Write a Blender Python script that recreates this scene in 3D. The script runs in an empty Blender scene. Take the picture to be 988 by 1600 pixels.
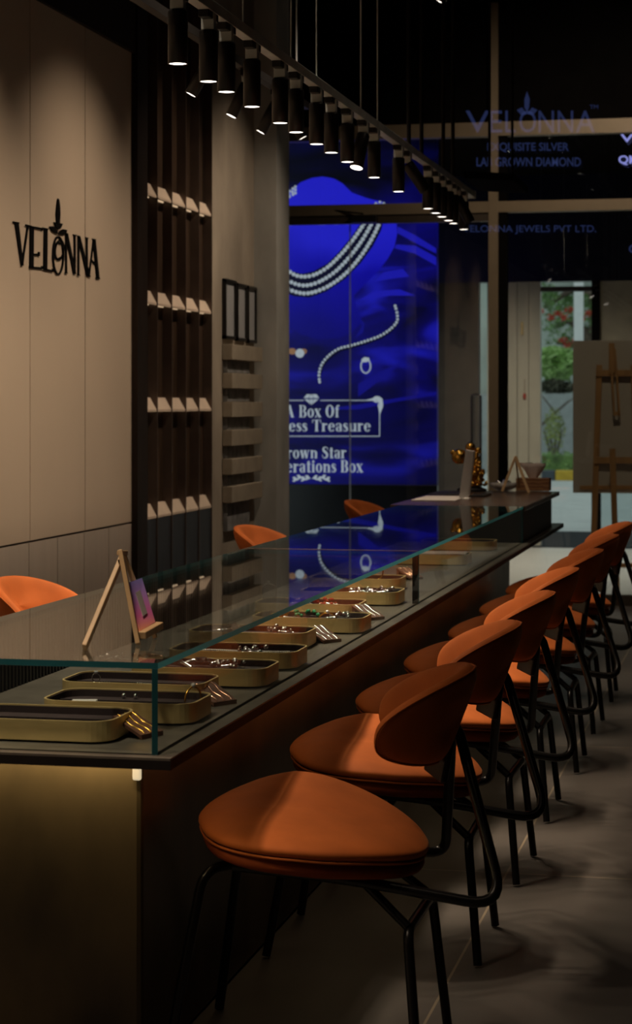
import bpy, bmesh, math, random
from mathutils import Vector, Matrix
random.seed(7)
sc = bpy.context.scene
C = sc.collection

# ------------------------------------------------------------------ camera
F = 3200.0; CX = 494.0; HY = 630.0; H = 1.45          # focal length in pixels of the 988x1600 frame, horizon row
TH = math.atan(700.0 / F)
RX, RY = math.cos(TH), math.sin(TH)                    # camera right
FX, FY = -math.sin(TH), math.cos(TH)                   # camera forward
cam_d = bpy.data.cameras.new('camera'); cam = bpy.data.objects.new('camera', cam_d); C.objects.link(cam)
cam.location = (0, 0, H); cam.rotation_euler = (math.pi/2, 0, TH)
cam_d.sensor_fit = 'VERTICAL'; cam_d.sensor_height = 36.0; cam_d.lens = F/1600*36
cam_d.shift_y = -(800-HY)/1600.0
cam_d.dof.use_dof = True; cam_d.dof.focus_distance = 5.6; cam_d.dof.aperture_fstop = 7.0
cam_d.clip_start = 0.05; cam_d.clip_end = 200
sc.camera = cam

# where a sight line meets a plane of the room
def on_z(px, py, z):
    d = F*(H-z)/(py-HY); l = (px-CX)/F*d
    return Vector((l*RX+d*FX, l*RY+d*FY, z))
def on_x(px, py, X):
    a = (px-CX)/F; kx = a*RX+FX; ky = a*RY+FY
    d = X/kx; return Vector((X, d*ky, H-(py-HY)*d/F))
def on_y(px, py, Y):
    a = (px-CX)/F; kx = a*RX+FX; ky = a*RY+FY
    d = Y/ky; return Vector((d*kx, Y, H-(py-HY)*d/F))

# ------------------------------------------------------------------ world, exposure
w = bpy.data.worlds.new('overcast_sky'); sc.world = w; w.use_nodes = True
bg = w.node_tree.nodes['Background']; bg.inputs[0].default_value = (0.86, 0.95, 0.93, 1); bg.inputs[1].default_value = 0.70
sc.view_settings.view_transform = 'Standard'; sc.view_settings.look = 'None'
sc.view_settings.exposure = 0.0; sc.view_settings.gamma = 1.0; sc.view_settings.use_curve_mapping = False

def area(name, loc, rot, size, sizey, power, col, parent=None):
    l = bpy.data.lights.new(name, 'AREA'); l.shape = 'RECTANGLE'; l.size = size; l.size_y = sizey
    l.energy = power; l.color = col
    o = bpy.data.objects.new(name, l); C.objects.link(o); o.location = loc; o.rotation_euler = rot
    if parent: o.parent = parent
    return o

# ------------------------------------------------------------------ materials
def nt(name):
    m = bpy.data.materials.new(name); m.use_nodes = True
    return m, m.node_tree.nodes, m.node_tree.links, m.node_tree.nodes['Principled BSDF']
def pm(name, col, rough=0.5, metal=0.0, var=0.15, scale=8.0, bump=0.0, stretch=(1,1,1), sheen=0.0, spec=0.5, coat=0.0, col2=None):
    m, n, L, b = nt(name)
    tc = n.new('ShaderNodeTexCoord'); mp = n.new('ShaderNodeMapping'); mp.inputs['Scale'].default_value = stretch
    no = n.new('ShaderNodeTexNoise'); no.inputs['Scale'].default_value = scale; no.inputs['Detail'].default_value = 6
    L.new(tc.outputs['Object'], mp.inputs[0]); L.new(mp.outputs[0], no.inputs['Vector'])
    r = n.new('ShaderNodeValToRGB')
    c1 = [max(0, c*(1-var)) for c in col]; c2 = col2 if col2 else [min(1, c*(1+var)) for c in col]
    r.color_ramp.elements[0].position = 0.32; r.color_ramp.elements[1].position = 0.68
    r.color_ramp.elements[0].color = (*c1, 1); r.color_ramp.elements[1].color = (*c2, 1)
    L.new(no.outputs['Fac'], r.inputs[0]); L.new(r.outputs[0], b.inputs['Base Color'])
    b.inputs['Roughness'].default_value = rough; b.inputs['Metallic'].default_value = metal
    b.inputs['Specular IOR Level'].default_value = spec
    b.inputs['Coat Weight'].default_value = coat
    if sheen:
        b.inputs['Sheen Weight'].default_value = sheen; b.inputs['Sheen Roughness'].default_value = 0.35
        b.inputs['Sheen Tint'].default_value = (1.0, 0.45, 0.2, 1)
    if bump:
        bp = n.new('ShaderNodeBump'); bp.inputs['Strength'].default_value = bump; bp.inputs['Distance'].default_value = 0.01
        L.new(no.outputs['Fac'], bp.inputs['Height']); L.new(bp.outputs[0], b.inputs['Normal'])
    return m
def em(name, col, s):
    m, n, L, b = nt(name)
    b.inputs['Base Color'].default_value = (*[c*0.1 for c in col], 1)
    b.inputs['Emission Color'].default_value = (*col, 1); b.inputs['Emission Strength'].default_value = s
    return m
def glass(name, tint=(0.93, 0.97, 0.96), refl=1.0):
    m, n, L, b = nt(name); n.remove(b); out = n['Material Output']
    g = n.new('ShaderNodeNewGeometry'); dt = n.new('ShaderNodeVectorMath'); dt.operation = 'DOT_PRODUCT'
    L.new(g.outputs['Normal'], dt.inputs[0]); L.new(g.outputs['Incoming'], dt.inputs[1])
    ab = n.new('ShaderNodeMath'); ab.operation = 'ABSOLUTE'; L.new(dt.outputs['Value'], ab.inputs[0])
    s1 = n.new('ShaderNodeMath'); s1.operation = 'SUBTRACT'; s1.inputs[0].default_value = 1; L.new(ab.outputs[0], s1.inputs[1])
    pw = n.new('ShaderNodeMath'); pw.operation = 'POWER'; pw.inputs[1].default_value = 5; L.new(s1.outputs[0], pw.inputs[0])
    ml = n.new('ShaderNodeMath'); ml.operation = 'MULTIPLY_ADD'; ml.inputs[1].default_value = 0.96*refl; ml.inputs[2].default_value = 0.04*refl
    L.new(pw.outputs[0], ml.inputs[0])
    tr = n.new('ShaderNodeBsdfTransparent'); tr.inputs[0].default_value = (*tint, 1)
    gl = n.new('ShaderNodeBsdfGlossy'); gl.inputs['Roughness'].default_value = 0.0
    mx = n.new('ShaderNodeMixShader'); L.new(ml.outputs[0], mx.inputs[0]); L.new(tr.outputs[0], mx.inputs[1]); L.new(gl.outputs[0], mx.inputs[2])
    L.new(mx.outputs[0], out.inputs['Surface'])
    return m
M = {}
M['cream_panel'] = pm('cream_panel', (0.60, 0.485, 0.37), 0.45, var=0.05, scale=1.2, stretch=(1,1,.3))
M['oak_panel'] = pm('lower_panel', (0.50, 0.43, 0.36), 0.5, var=0.04, scale=5, stretch=(1,4,.5))
M['groove'] = pm('dark_groove', (0.05, 0.04, 0.035), 0.7)
M['dark_wood'] = pm('dark_walnut', (0.016, 0.009, 0.006), 0.5, var=0.4, spec=.25, scale=6, stretch=(6,6,.5))
M['bay_wood'] = pm('bay_walnut', (0.050, 0.030, 0.019), 0.5, var=0.35, spec=.25, scale=6, stretch=(6,6,.5))
M['fin_metal'] = pm('fin_bronze', (0.10, 0.07, 0.055), 0.4, metal=0.3)
M['ledge_cream'] = pm('ledge_cream', (0.72, 0.58, 0.46), 0.5, var=0.06)
M['slate_door'] = pm('blue_grey_door', (0.030, 0.034, 0.042), 0.5, var=0.2, stretch=(6,6,.5))
M['plaster'] = pm('rough_plaster', (0.34, 0.29, 0.23), 0.85, var=0.22, scale=3.5, bump=0.5, stretch=(1,1,.5))
M['plaster2'] = pm('grey_plaster', (0.46, 0.46, 0.43), 0.85, var=0.22, scale=3.5, bump=0.5, stretch=(1,1,.5))
M['ledge_stone'] = pm('ledge_stone', (0.34, 0.29, 0.22), 0.7, var=0.12, scale=9, bump=.2)
M['grey_stone'] = pm('grey_stone', (0.20, 0.20, 0.20), 0.9, var=0.35, scale=14, bump=.5)
M['black'] = pm('black_metal', (0.012, 0.011, 0.011), 0.38, metal=0.3, var=0.1)
M['tube'] = pm('black_tube', (0.014, 0.013, 0.013), 0.28, metal=0.5, var=0.1)
M['black_matte'] = pm('black_matte', (0.005, 0.0045, 0.0045), 1.0, spec=.05)
M['track'] = pm('track_grey', (0.62, 0.68, 0.68), 0.45, metal=0.3)
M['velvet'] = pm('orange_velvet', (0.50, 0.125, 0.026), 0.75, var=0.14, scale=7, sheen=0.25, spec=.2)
M['velvet_shaded'] = pm('orange_velvet_shaded', (0.26, 0.05, 0.012), 0.8, var=0.14, scale=7, spec=.2)  # underside shade put into a darker copy of the orange velvet
M['bronze'] = pm('patina_bronze', (0.045, 0.034, 0.022), 0.40, metal=0.4, var=0.55, scale=2.2, bump=.15, stretch=(1,1,.6), col2=(0.13,0.095,0.05))
M['slab'] = pm('dark_slab', (0.11, 0.095, 0.08), 0.34, var=0.25, scale=10)
M['slab_edge'] = pm('dark_slab_edge', (0.012, 0.009, 0.008), 0.6, spec=.2)
M['cab'] = pm('dark_cabinet', (0.018, 0.017, 0.020), 0.55, spec=.3, var=0.3, stretch=(6,6,.6))
M['brown_top'] = pm('brown_stone_top', (0.05, 0.032, 0.023), 0.25, var=0.3, scale=12)
M['glass'] = glass('case_glass'); M['glass_front'] = glass('case_front_glass', (0.95,0.98,0.97), .42); M['pane'] = glass('window_glass', (0.86, 0.90, 0.90), 1.0)
M['glass_edge'] = pm('teal_glass_edge', (0.016, 0.075, 0.095), 0.35, var=0.2, spec=.25)
_n = M['glass_edge'].node_tree; _tl = _n.nodes.new('ShaderNodeBsdfTranslucent'); _tl.inputs[0].default_value = (0.05, 0.30, 0.36, 1)
_mx = _n.nodes.new('ShaderNodeMixShader'); _mx.inputs[0].default_value = .45
_n.links.new(_n.nodes['Principled BSDF'].outputs[0], _mx.inputs[1]); _n.links.new(_tl.outputs[0], _mx.inputs[2]); _n.links.new(_mx.outputs[0], _n.nodes['Material Output'].inputs['Surface'])
M['mullion'] = pm('bronze_mullion', (0.25, 0.20, 0.135), 0.45, metal=0.2, var=.05)
M['dark_frame'] = pm('dark_frame', (0.05, 0.038, 0.026), 0.5)
M['brass'] = pm('brushed_brass', (0.80, 0.60, 0.28), 0.40, metal=0.45, var=0.12, scale=30, stretch=(.2,.2,1))
M['tray_in'] = pm('plum_lining', (0.030, 0.016, 0.018), 0.8, var=.2)
M['wood'] = pm('pale_wood', (0.50, 0.33, 0.17), 0.5, var=0.12, scale=12, stretch=(3,3,.5))
M['easel_wood'] = pm('orange_pine', (0.42, 0.20, 0.07), 0.5, var=0.15, scale=9, stretch=(3,3,.4))
M['white'] = pm('white_card', (0.62, 0.60, 0.58), 0.6, var=.03)
M['paper'] = pm('paper', (0.36, 0.33, 0.31), 0.7, var=.05)
M['silver'] = pm('silver', (0.80, 0.80, 0.80), 0.15, metal=1.0, var=.1, scale=60)
M['rose'] = pm('rose_gold', (0.75, 0.40, 0.28), 0.2, metal=1.0, var=.1, scale=60)
M['gold'] = pm('gold', (0.85, 0.48, 0.10), 0.24, metal=1.0, var=.2, scale=40)
M['pearl'] = pm('pearl', (0.78, 0.75, 0.72), 0.15, var=.06, coat=.5)
M['emerald'] = pm('emerald', (0.02, 0.22, 0.10), 0.1)
M['ruby'] = pm('ruby', (0.35, 0.05, 0.04), 0.1)
M['holder'] = pm('brown_holder', (0.13, 0.055, 0.035), 0.6)
M['crystal'] = pm('crystal', (0.85, 0.85, 0.85), 0.12, metal=0.35, var=.4, scale=30)
M['tissue'] = pm('tissue', (0.90, 0.78, 0.74), 0.8, var=.06)
M['tile'] = None

def emit_lamp(): return em('lamp_face', (1.0, 0.90, 0.78), 5.0)
M['lamp_face'] = emit_lamp()

# floor
m, n, L, b = nt('floor_tile')
tc = n.new('ShaderNodeTexCoord'); mp = n.new('ShaderNodeMapping'); mp.inputs['Location'].default_value = (0.775, 0.9, 0)
br = n.new('ShaderNodeTexBrick'); br.offset = 0; br.inputs['Scale'].default_value = 1
br.inputs['Brick Width'].default_value = 1.2; br.inputs['Row Height'].default_value = 2.4
br.inputs['Mortar Size'].default_value = 0.0035; br.inputs['Mortar Smooth'].default_value = 0.1
br.inputs['Color1'].default_value = (0.125, 0.110, 0.098, 1); br.inputs['Color2'].default_value = (0.118, 0.108, 0.098, 1)
br.inputs['Mortar'].default_value = (0.33, 0.27, 0.19, 1)
no = n.new('ShaderNodeTexNoise'); no.inputs['Scale'].default_value = 1.6; no.inputs['Detail'].default_value = 8
mpn = n.new('ShaderNodeMapping'); mpn.inputs['Scale'].default_value = (2.0, 0.8, 1)
L.new(tc.outputs['Object'], mp.inputs[0]); L.new(mp.outputs[0], br.inputs['Vector']); L.new(tc.outputs['Object'], mpn.inputs[0]); L.new(mpn.outputs[0], no.inputs['Vector'])
r = n.new('ShaderNodeValToRGB'); r.color_ramp.elements[0].position = .3; r.color_ramp.elements[1].position = .75
r.color_ramp.elements[0].color = (.72, .72, .72, 1); r.color_ramp.elements[1].color = (1.3, 1.3, 1.3, 1)
mu = n.new('ShaderNodeMix'); mu.data_type = 'RGBA'; mu.blend_type = 'MULTIPLY'; mu.inputs[0].default_value = 1
L.new(no.outputs['Fac'], r.inputs[0]); L.new(br.outputs['Color'], mu.inputs[6]); L.new(r.outputs[0], mu.inputs[7]); L.new(mu.outputs[2], b.inputs['Base Color'])
b.inputs['Roughness'].default_value = 0.42
M['floor'] = m

# walkway tile
m, n, L, b = nt('walkway_tile')
tc = n.new('ShaderNodeTexCoord'); br = n.new('ShaderNodeTexBrick'); br.offset = 0
br.inputs['Scale'].default_value = 1; br.inputs['Brick Width'].default_value = 0.6; br.inputs['Row Height'].default_value = 0.6; br.inputs['Mortar Size'].default_value = 0.006
br.inputs['Color1'].default_value = (0.62, 0.60, 0.56, 1); br.inputs['Color2'].default_value = (0.58, 0.57, 0.54, 1); br.inputs['Mortar'].default_value = (0.4, 0.39, 0.37, 1)
L.new(tc.outputs['Object'], br.inputs['Vector']); L.new(br.outputs['Color'], b.inputs['Base Color']); b.inputs['Roughness'].default_value = .35
M['walk'] = m

# LED screen picture: blue satin
m, n, L, b = nt('screen_blue')
tc = n.new('ShaderNodeTexCoord'); mp = n.new('ShaderNodeMapping'); mp.inputs['Rotation'].default_value = (0, 0.45, 0); mp.inputs['Scale'].default_value = (.8, 1, 3.0)
no = n.new('ShaderNodeTexNoise'); no.inputs['Scale'].default_value = 1.1; no.inputs['Detail'].default_value = 2.5; no.inputs['Distortion'].default_value = 1.2
L.new(tc.outputs['Object'], mp.inputs[0]); L.new(mp.outputs[0], no.inputs['Vector'])
r = n.new('ShaderNodeValToRGB'); e = r.color_ramp.elements
e[0].position = .32; e[0].color = (0.0005, 0.0005, 0.018, 1); e[1].position = .72; e[1].color = (0.010, 0.010, 0.42, 1)
x = e.new(.52); x.color = (0.002, 0.001, 0.11, 1)
sx = n.new('ShaderNodeSeparateXYZ'); L.new(tc.outputs['Object'], sx.inputs[0])
mr = n.new('ShaderNodeMapRange'); mr.inputs[1].default_value = 0.6; mr.inputs[2].default_value = 2.3; mr.inputs[3].default_value = 0.35; mr.inputs[4].default_value = 1.35
L.new(sx.outputs['Z'], mr.inputs[0])
mr2 = n.new('ShaderNodeMapRange'); mr2.inputs[1].default_value = 3.10; mr2.inputs[2].default_value = 3.35; mr2.inputs[3].default_value = 1; mr2.inputs[4].default_value = 0.08
L.new(sx.outputs['Z'], mr2.inputs[0])
m3 = n.new('ShaderNodeMath'); m3.operation = 'MULTIPLY'; L.new(mr.outputs[0], m3.inputs[0]); L.new(mr2.outputs[0], m3.inputs[1])
b.inputs['Base Color'].default_value = (0.002, 0.002, 0.01, 1)
L.new(no.outputs['Fac'], r.inputs[0]); L.new(r.outputs[0], b.inputs['Emission Color']); L.new(m3.outputs[0], b.inputs['Emission Strength'])
M['screen'] = m
m, n, L, b = nt('screen_bust')
tc = n.new('ShaderNodeTexCoord'); sx = n.new('ShaderNodeSeparateXYZ'); L.new(tc.outputs['Object'], sx.inputs[0])
mr = n.new('ShaderNodeMapRange'); mr.inputs[1].default_value = 1.9; mr.inputs[2].default_value = 3.3; L.new(sx.outputs['Z'], mr.inputs[0])
no = n.new('ShaderNodeTexNoise'); no.inputs['Scale'].default_value = 1.3; L.new(tc.outputs['Object'], no.inputs['Vector'])
ad = n.new('ShaderNodeMath'); ad.operation = 'MULTIPLY_ADD'; ad.inputs[1].default_value = .6; L.new(no.outputs['Fac'], ad.inputs[0]); L.new(mr.outputs[0], ad.inputs[2])
r = n.new('ShaderNodeValToRGB'); e = r.color_ramp.elements
e[0].position = .25; e[0].color = (0.002, 0.001, 0.13, 1); e[1].position = 1.2; e[1].color = (0.016, 0.014, 0.62, 1)
x = e.new(.8); x.color = (0.004, 0.002, 0.36, 1)
L.new(ad.outputs[0], r.inputs[0]); L.new(r.outputs[0], b.inputs['Emission Color']); b.inputs['Emission Strength'].default_value = 1.0
b.inputs['Base Color'].default_value = (0.002, 0.002, 0.01, 1)
M['bust'] = m
M['scr_white'] = em('screen_white', (0.55, 0.60, 0.66), 0.75)
M['scr_line'] = em('screen_line', (0.25, 0.30, 0.50), 0.7)
M['scr_gold'] = em('screen_gold', (0.40, 0.20, 0.10), 0.7)
M['scr_shadow'] = em('screen_shade', (0.001, 0.001, 0.02), 1.0)
M['scr_light'] = em('screen_light_blue', (0.03, 0.03, 0.75), 1.0)
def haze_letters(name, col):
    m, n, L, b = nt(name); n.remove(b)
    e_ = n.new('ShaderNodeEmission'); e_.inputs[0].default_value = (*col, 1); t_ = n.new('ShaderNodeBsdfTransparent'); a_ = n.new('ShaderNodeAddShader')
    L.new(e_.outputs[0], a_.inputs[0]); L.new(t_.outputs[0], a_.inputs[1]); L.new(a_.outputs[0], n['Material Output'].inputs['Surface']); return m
M['ghost'] = haze_letters('blue_reflected_lettering', (0.006, 0.009, 0.028))  # faint emission standing in for a sign's reflection in the glass
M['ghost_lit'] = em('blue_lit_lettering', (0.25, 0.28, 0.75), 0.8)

# ------------------------------------------------------------------ mesh builder
class MB:
    def __init__(s): s.v = []; s.f = []; s.m = []; s.sm = []
    def add(s, vs, fs, mi=0, smooth=False):
        o = len(s.v); s.v += [tuple(v) for v in vs]
        for f in fs: s.f.append([i+o for i in f]); s.m.append(mi); s.sm.append(smooth)
        return s
    def box(s, x0, x1, y0, y1, z0, z1, mi=0):
        vs = [(x, y, z) for z in (z0, z1) for y in (y0, y1) for x in (x0, x1)]
        return s.add(vs, [(0,2,3,1), (4,5,7,6), (0,1,5,4), (2,6,7,3), (0,4,6,2), (1,3,7,5)], mi)
    def obox(s, c, ux, uy, uz, mi=0):        # centre + half vectors
        c, ux, uy, uz = map(Vector, (c, ux, uy, uz)); vs = []
        for k in (-1, 1):
            for j in (-1, 1):
                for i in (-1, 1): vs.append(c+ux*i+uy*j+uz*k)
        return s.add(vs, [(0,2,3,1), (4,5,7,6), (0,1,5,4), (2,6,7,3), (0,4,6,2), (1,3,7,5)], mi)
    def bar(s, a, b_, w, h, up=(0,0,1), mi=0):
        a, b_ = Vector(a), Vector(b_); d = (b_-a); L_ = d.length; d.normalize()
        side = d.cross(Vector(up));
        if side.length < 1e-4: side = d.cross(Vector((1,0,0)))
        side.normalize(); u = side.cross(d)
        return s.obox((a+b_)/2, d*L_/2, side*w/2, u*h/2, mi)
    def tube(s, pts, r, k=10, mi=0, bend=0.0, closed=False):
        pts = [Vector(p) for p in pts]
        if bend: pts = fillet(pts, bend)
        n_ = len(pts); rings = []; prev = None
        for i, p in enumerate(pts):
            if closed: t = pts[(i+1) % n_]-pts[i-1]
            else: t = pts[min(i+1, n_-1)]-pts[max(i-1, 0)]
            t.normalize()
            if prev is None:
                a = t.cross(Vector((0,0,1)))
                if a.length < .05: a = t.cross(Vector((0,1,0)))
            else: a = prev-t*prev.dot(t)
            a.normalize(); prev = a; c = t.cross(a)
            rr = r[i] if isinstance(r, (list, tuple)) else r
            rings.append([p+(a*math.cos(2*math.pi*j/k)+c*math.sin(2*math.pi*j/k))*rr for j in range(k)])
        vs = [v for R_ in rings for v in R_]; fs = []
        for i in range(n_ if closed else n_-1):
            i2 = (i+1) % n_
            for j in range(k): fs.append((i*k+j, i*k+(j+1) % k, i2*k+(j+1) % k, i2*k+j))
        s.add(vs, fs, mi, True)
        if not closed:
            s.add(rings[0], [tuple(reversed(range(k)))], mi); s.add(rings[-1], [tuple(range(k))], mi)
        return s
    def cyl(s, a, b_, r, k=20, mi=0, mi_end=None):
        a, b_ = Vector(a), Vector(b_); t = (b_-a).normalized(); u = t.cross(Vector((0,0,1)))
        if u.length < .05: u = t.cross(Vector((0,1,0)))
        u.normalize(); c = t.cross(u)
        r0 = [a+(u*math.cos(2*math.pi*j/k)+c*math.sin(2*math.pi*j/k))*r for j in range(k)]
        r1 = [p+(b_-a) for p in r0]
        s.add(r0+r1, [(j, (j+1) % k, k+(j+1) % k, k+j) for j in range(k)], mi, True)
        s.add(r0, [tuple(reversed(range(k)))], mi); s.add(r1, [tuple(range(k))], mi if mi_end is None else mi_end)
        return s
    def sph(s, c, r, k=10, mi=0, sc_=(1,1,1)):
        c = Vector(c); vs = [c+Vector((0,0,-r*sc_[2]))]; h = max(3, k//2+1)
        for i in range(1, h):
            a = -math.pi/2+math.pi*i/h
            for j in range(k):
                b2 = 2*math.pi*j/k
                vs.append(c+Vector((r*sc_[0]*math.cos(a)*math.cos(b2), r*sc_[1]*math.cos(a)*math.sin(b2), r*sc_[2]*math.sin(a))))
        vs.append(c+Vector((0,0,r*sc_[2]))); fs = []
        for j in range(k):
            fs.append((0, 1+(j+1) % k, 1+j)); last = 1+(h-2)*k
            fs.append((last+j, last+(j+1) % k, len(vs)-1))
            for i in range(h-2): fs.append((1+i*k+j, 1+i*k+(j+1) % k, 1+(i+1)*k+(j+1) % k, 1+(i+1)*k+j))
        return s.add(vs, fs, mi, True)
    def lathe(s, c, prof, k=24, mi=0):
        c = Vector(c); vs = []
        for (r, z) in prof:
            for j in range(k): a = 2*math.pi*j/k; vs.append(c+Vector((r*math.cos(a), r*math.sin(a), z)))
        fs = [(i*k+j, i*k+(j+1) % k, (i+1)*k+(j+1) % k, (i+1)*k+j) for i in range(len(prof)-1) for j in range(k)]
        return s.add(vs, fs, mi, True)
    def prism(s, poly, off, mi=0):           # poly: list of 3-D points, off: extrusion
        off = Vector(off); a = [Vector(p) for p in poly]; k = len(a); b_ = [p+off for p in a]
        s.add(a+b_, [(j, (j+1) % k, k+(j+1) % k, k+j) for j in range(k)], mi)
        s.add(a, [tuple(reversed(range(k)))], mi); s.add(b_, [tuple(range(k))], mi)
        return s
    def build(s, name, mats, parent=None, bevel=0.0, loc=None, fix=True, kind=None):
        me = bpy.data.meshes.new(name); me.from_pydata(s.v, [], s.f)
        if not isinstance(mats, (list, tuple)): mats = [mats]
        for m_ in mats: me.materials.append(m_)
        me.polygons.foreach_set('material_index', s.m); me.polygons.foreach_set('use_smooth', s.sm)
        if fix:
            bm = bmesh.new(); bm.from_mesh(me); bmesh.ops.recalc_face_normals(bm, faces=bm.faces); bm.to_mesh(me); bm.free()
        me.update()
        o = bpy.data.objects.new(name, me); C.objects.link(o)
        if parent: o.parent = parent
        if loc: o.location = loc
        if bevel:
            md = o.modifiers.new('bevel', 'BEVEL'); md.width = bevel; md.segments = 2; md.limit_method = 'ANGLE'
        if kind: o['kind'] = kind
        return o
def fillet(pts, r, k=6):
    out = [pts[0]]
    for i in range(1, len(pts)-1):
        p = pts[i]; a = pts[i-1]-p; b_ = pts[i+1]-p; la, lb = a.length, b_.length
        rr = min(r, la*.45, lb*.45); A = p+a/la*rr; B = p+b_/lb*rr
        for j in range(k+1):
            t = j/k; out.append(A*(1-t)**2+p*2*t*(1-t)+B*t*t)
    out.append(pts[-1]); return out
def thing(name, label, cat, loc=(0,0,0), rz=0, group=None):
    o = bpy.data.objects.new(name, None); C.objects.link(o); o.location = loc; o.rotation_euler = (0, 0, rz); o.empty_display_size = .05
    return tag(o, label, cat, group)
def tag(o, label, cat, group=None):
    o['label'] = label; o['category'] = cat
    if group: o['group'] = group
    return o
def struct(mb, name, mats, bevel=0.0, parent=None):
    o = mb.build(name, mats, parent, bevel)
    if not parent: o['kind'] = 'structure'
    return o
kids = {}
def copy_tree(o, parent=None):
    c = o.copy(); C.objects.link(c)
    if parent: c.parent = parent
    for ch in [x for x in C.objects if x.parent == o]: copy_tree(ch, c)
    return c
def letters(txt, place, bold=0.0, extrude=0.0, shear=0.0):
    """outline text as a mesh fitted into the unit square, then placed by place(u, v, w)"""
    cu = bpy.data.curves.new('t', 'FONT'); cu.body = txt; cu.size = 1; cu.offset = bold; cu.extrude = 0.5; cu.resolution_u = 4
    to = bpy.data.objects.new('t', cu); C.objects.link(to)
    dg = bpy.context.evaluated_depsgraph_get(); dg.update()
    me = bpy.data.meshes.new_from_object(to.evaluated_get(dg))
    vs = [v.co.copy() for v in me.vertices]; fs = [list(p.vertices) for p in me.polygons]
    bpy.data.objects.remove(to); bpy.data.curves.remove(cu); bpy.data.meshes.remove(me)
    x0 = min(v.x for v in vs); x1 = max(v.x for v in vs); y0 = min(v.y for v in vs); y1 = max(v.y for v in vs)
    mb = MB(); mb.add([place((v.x-x0)/(x1-x0), (v.y-y0)/(y1-y0), (v.z+.5)) for v in vs], fs)
    return mb

# ================================================================== structure
XW = -3.08      # show wall on the left
YG = 14.8       # glazed shop front
CEIL = 4.35
XR = 2.1
struct(MB().box(-4.3, XR, -2.5, YG, -0.05, 0), 'floor', M['floor'])
struct(MB().box(-4.3, XR+.1, -2.6, YG+.1, CEIL, CEIL+.1), 'ceiling', M['black_matte'])
M['dim_wall'] = pm('dark_wall', (0.05, 0.045, 0.04), 0.8)
struct(MB().box(XR, XR+.1, -2.5, YG, 0, CEIL), 'wall_right', M['dim_wall'])
struct(MB().box(-4.3, XR, -2.6, -2.5, 0, CEIL), 'wall_back', M['dim_wall'])

# left show wall: cream panels with grooves, lower panels, dark band above
def yx(px, X): return on_x(px, HY, X).y
Y0, Y1, Y2 = yx(206, XW), yx(222, XW), yx(331, XW)
Y3 = yx(397, XW)
ztop = on_x(206, 83, XW).z; zsplit = on_x(205, 817, XW).z
wl = MB(); pit = yx(133, XW)-yx(47, XW); g = .009
wl.box(XW-.2, XW-.012, -2.5, Y0, 0, CEIL, 1)
y = yx(133, XW); edges = [Y0, y]
while y > -2.5: y -= pit; edges.append(max(y, -2.5))
for a, b_ in zip(edges[1:], edges[:-1]): wl.box(XW-.012, XW, a+g/2, b_-g/2, zsplit+.006, ztop, 0)
y = Y0-.01; first = yx(170, XW); lowe = [Y0]; y = first
while y > -2.5: lowe.append(y); y -= pit/2
for a, b_ in zip(lowe[1:], lowe[:-1]): wl.box(XW-.012, XW, a+g/2, b_-g/2, 0.08, zsplit-.004, 2)
wl.box(XW-.012, XW+.02, -2.5, Y0, ztop, CEIL, 3)
struct(wl, 'wall_left', [M['cream_panel'], M['groove'], M['oak_panel'], M['dark_wood']])
# plaster pier
struct(MB().box(XW-.6, XW, Y2, Y3, 0, CEIL), 'wall_plaster', M['plaster'])
xp = on_y(432, HY, Y3).x
struct(MB().box(XW-.6, xp, Y3, Y3+.35, 0, CEIL), 'wall_pier', M['plaster2'])
struct(MB().box(-4.3, XW-.6, Y3, YG, 0, CEIL), 'wall_recess', M['dim_wall'])

# display shelving (five narrow bays, four rows of tilted ledges)
sh = thing('display_shelving', 'dark walnut wall shelving with five narrow bays and rows of cream tilted ledges', 'shelving', (XW-.05, (Y1+Y2)/2, 0))
def local(o, mb):
    l = Vector(o.location)
    if o.rotation_euler.z:
        R_ = Matrix.Rotation(-o.rotation_euler.z, 3, 'Z'); mb.v = [tuple(R_ @ (Vector(v)-l)) for v in mb.v]
    else: mb.v = [(v[0]-l.x, v[1]-l.y, v[2]-l.z) for v in mb.v]
    return mb
XF = XW; DEP = .05; XB = XF-DEP
local(sh, MB().box(XB-.1, XF+.03, Y0, Y1, 0, CEIL)).build('side_panel', M['dark_wood'], sh)
local(sh, MB().box(XB-.1, XB, Y1, Y2, 0, CEIL)).build('back_panel', M['bay_wood'], sh)
bw = (Y2-Y1)/5
for i in range(6):
    y = Y1+bw*i
    local(sh, MB().box(XB, XF+.002, y-.004, y+.004, 0, CEIL)).build('divider', M['fin_metal'], sh)
rows = [on_x(222, v, XW).z for v in (298, 469.5, 640, 810)]
for z in rows:
    for i in range(5):
        a = Y1+bw*i+.006; b_ = Y1+bw*(i+1)-.006
        mb = MB().prism([(XF-.002, a, z), (XF-.036, a, z+.062), (XB, a, z+.062), (XB, a, z+.03), (XF-.012, a, z-.012), (XF-.002, a, z-.012)], (0, b_-a, 0))
        local(sh, mb).build('ledge', M['ledge_cream'], sh)
strip = em('shelf_glow', (1.0, 0.70, 0.42), .6)
for z in rows[:3]:
    mb = MB()
    for i in range(5):
        a = Y1+bw*i+.02; b_ = Y1+bw*(i+1)-.02
        mb.box(XB+.002, XB+.010, a, b_, z-.012, z-.004)
    local(sh, mb).build('light_strip', strip, sh)
for i in range(5):
    a = Y1+bw*i+.007; b_ = Y1+bw*(i+1)-.007
    local(sh, MB().box(XB, XF-.004, a, b_, 0.06, rows[3]-.014)).build('cabinet_door', M['slate_door'], sh)

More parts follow.
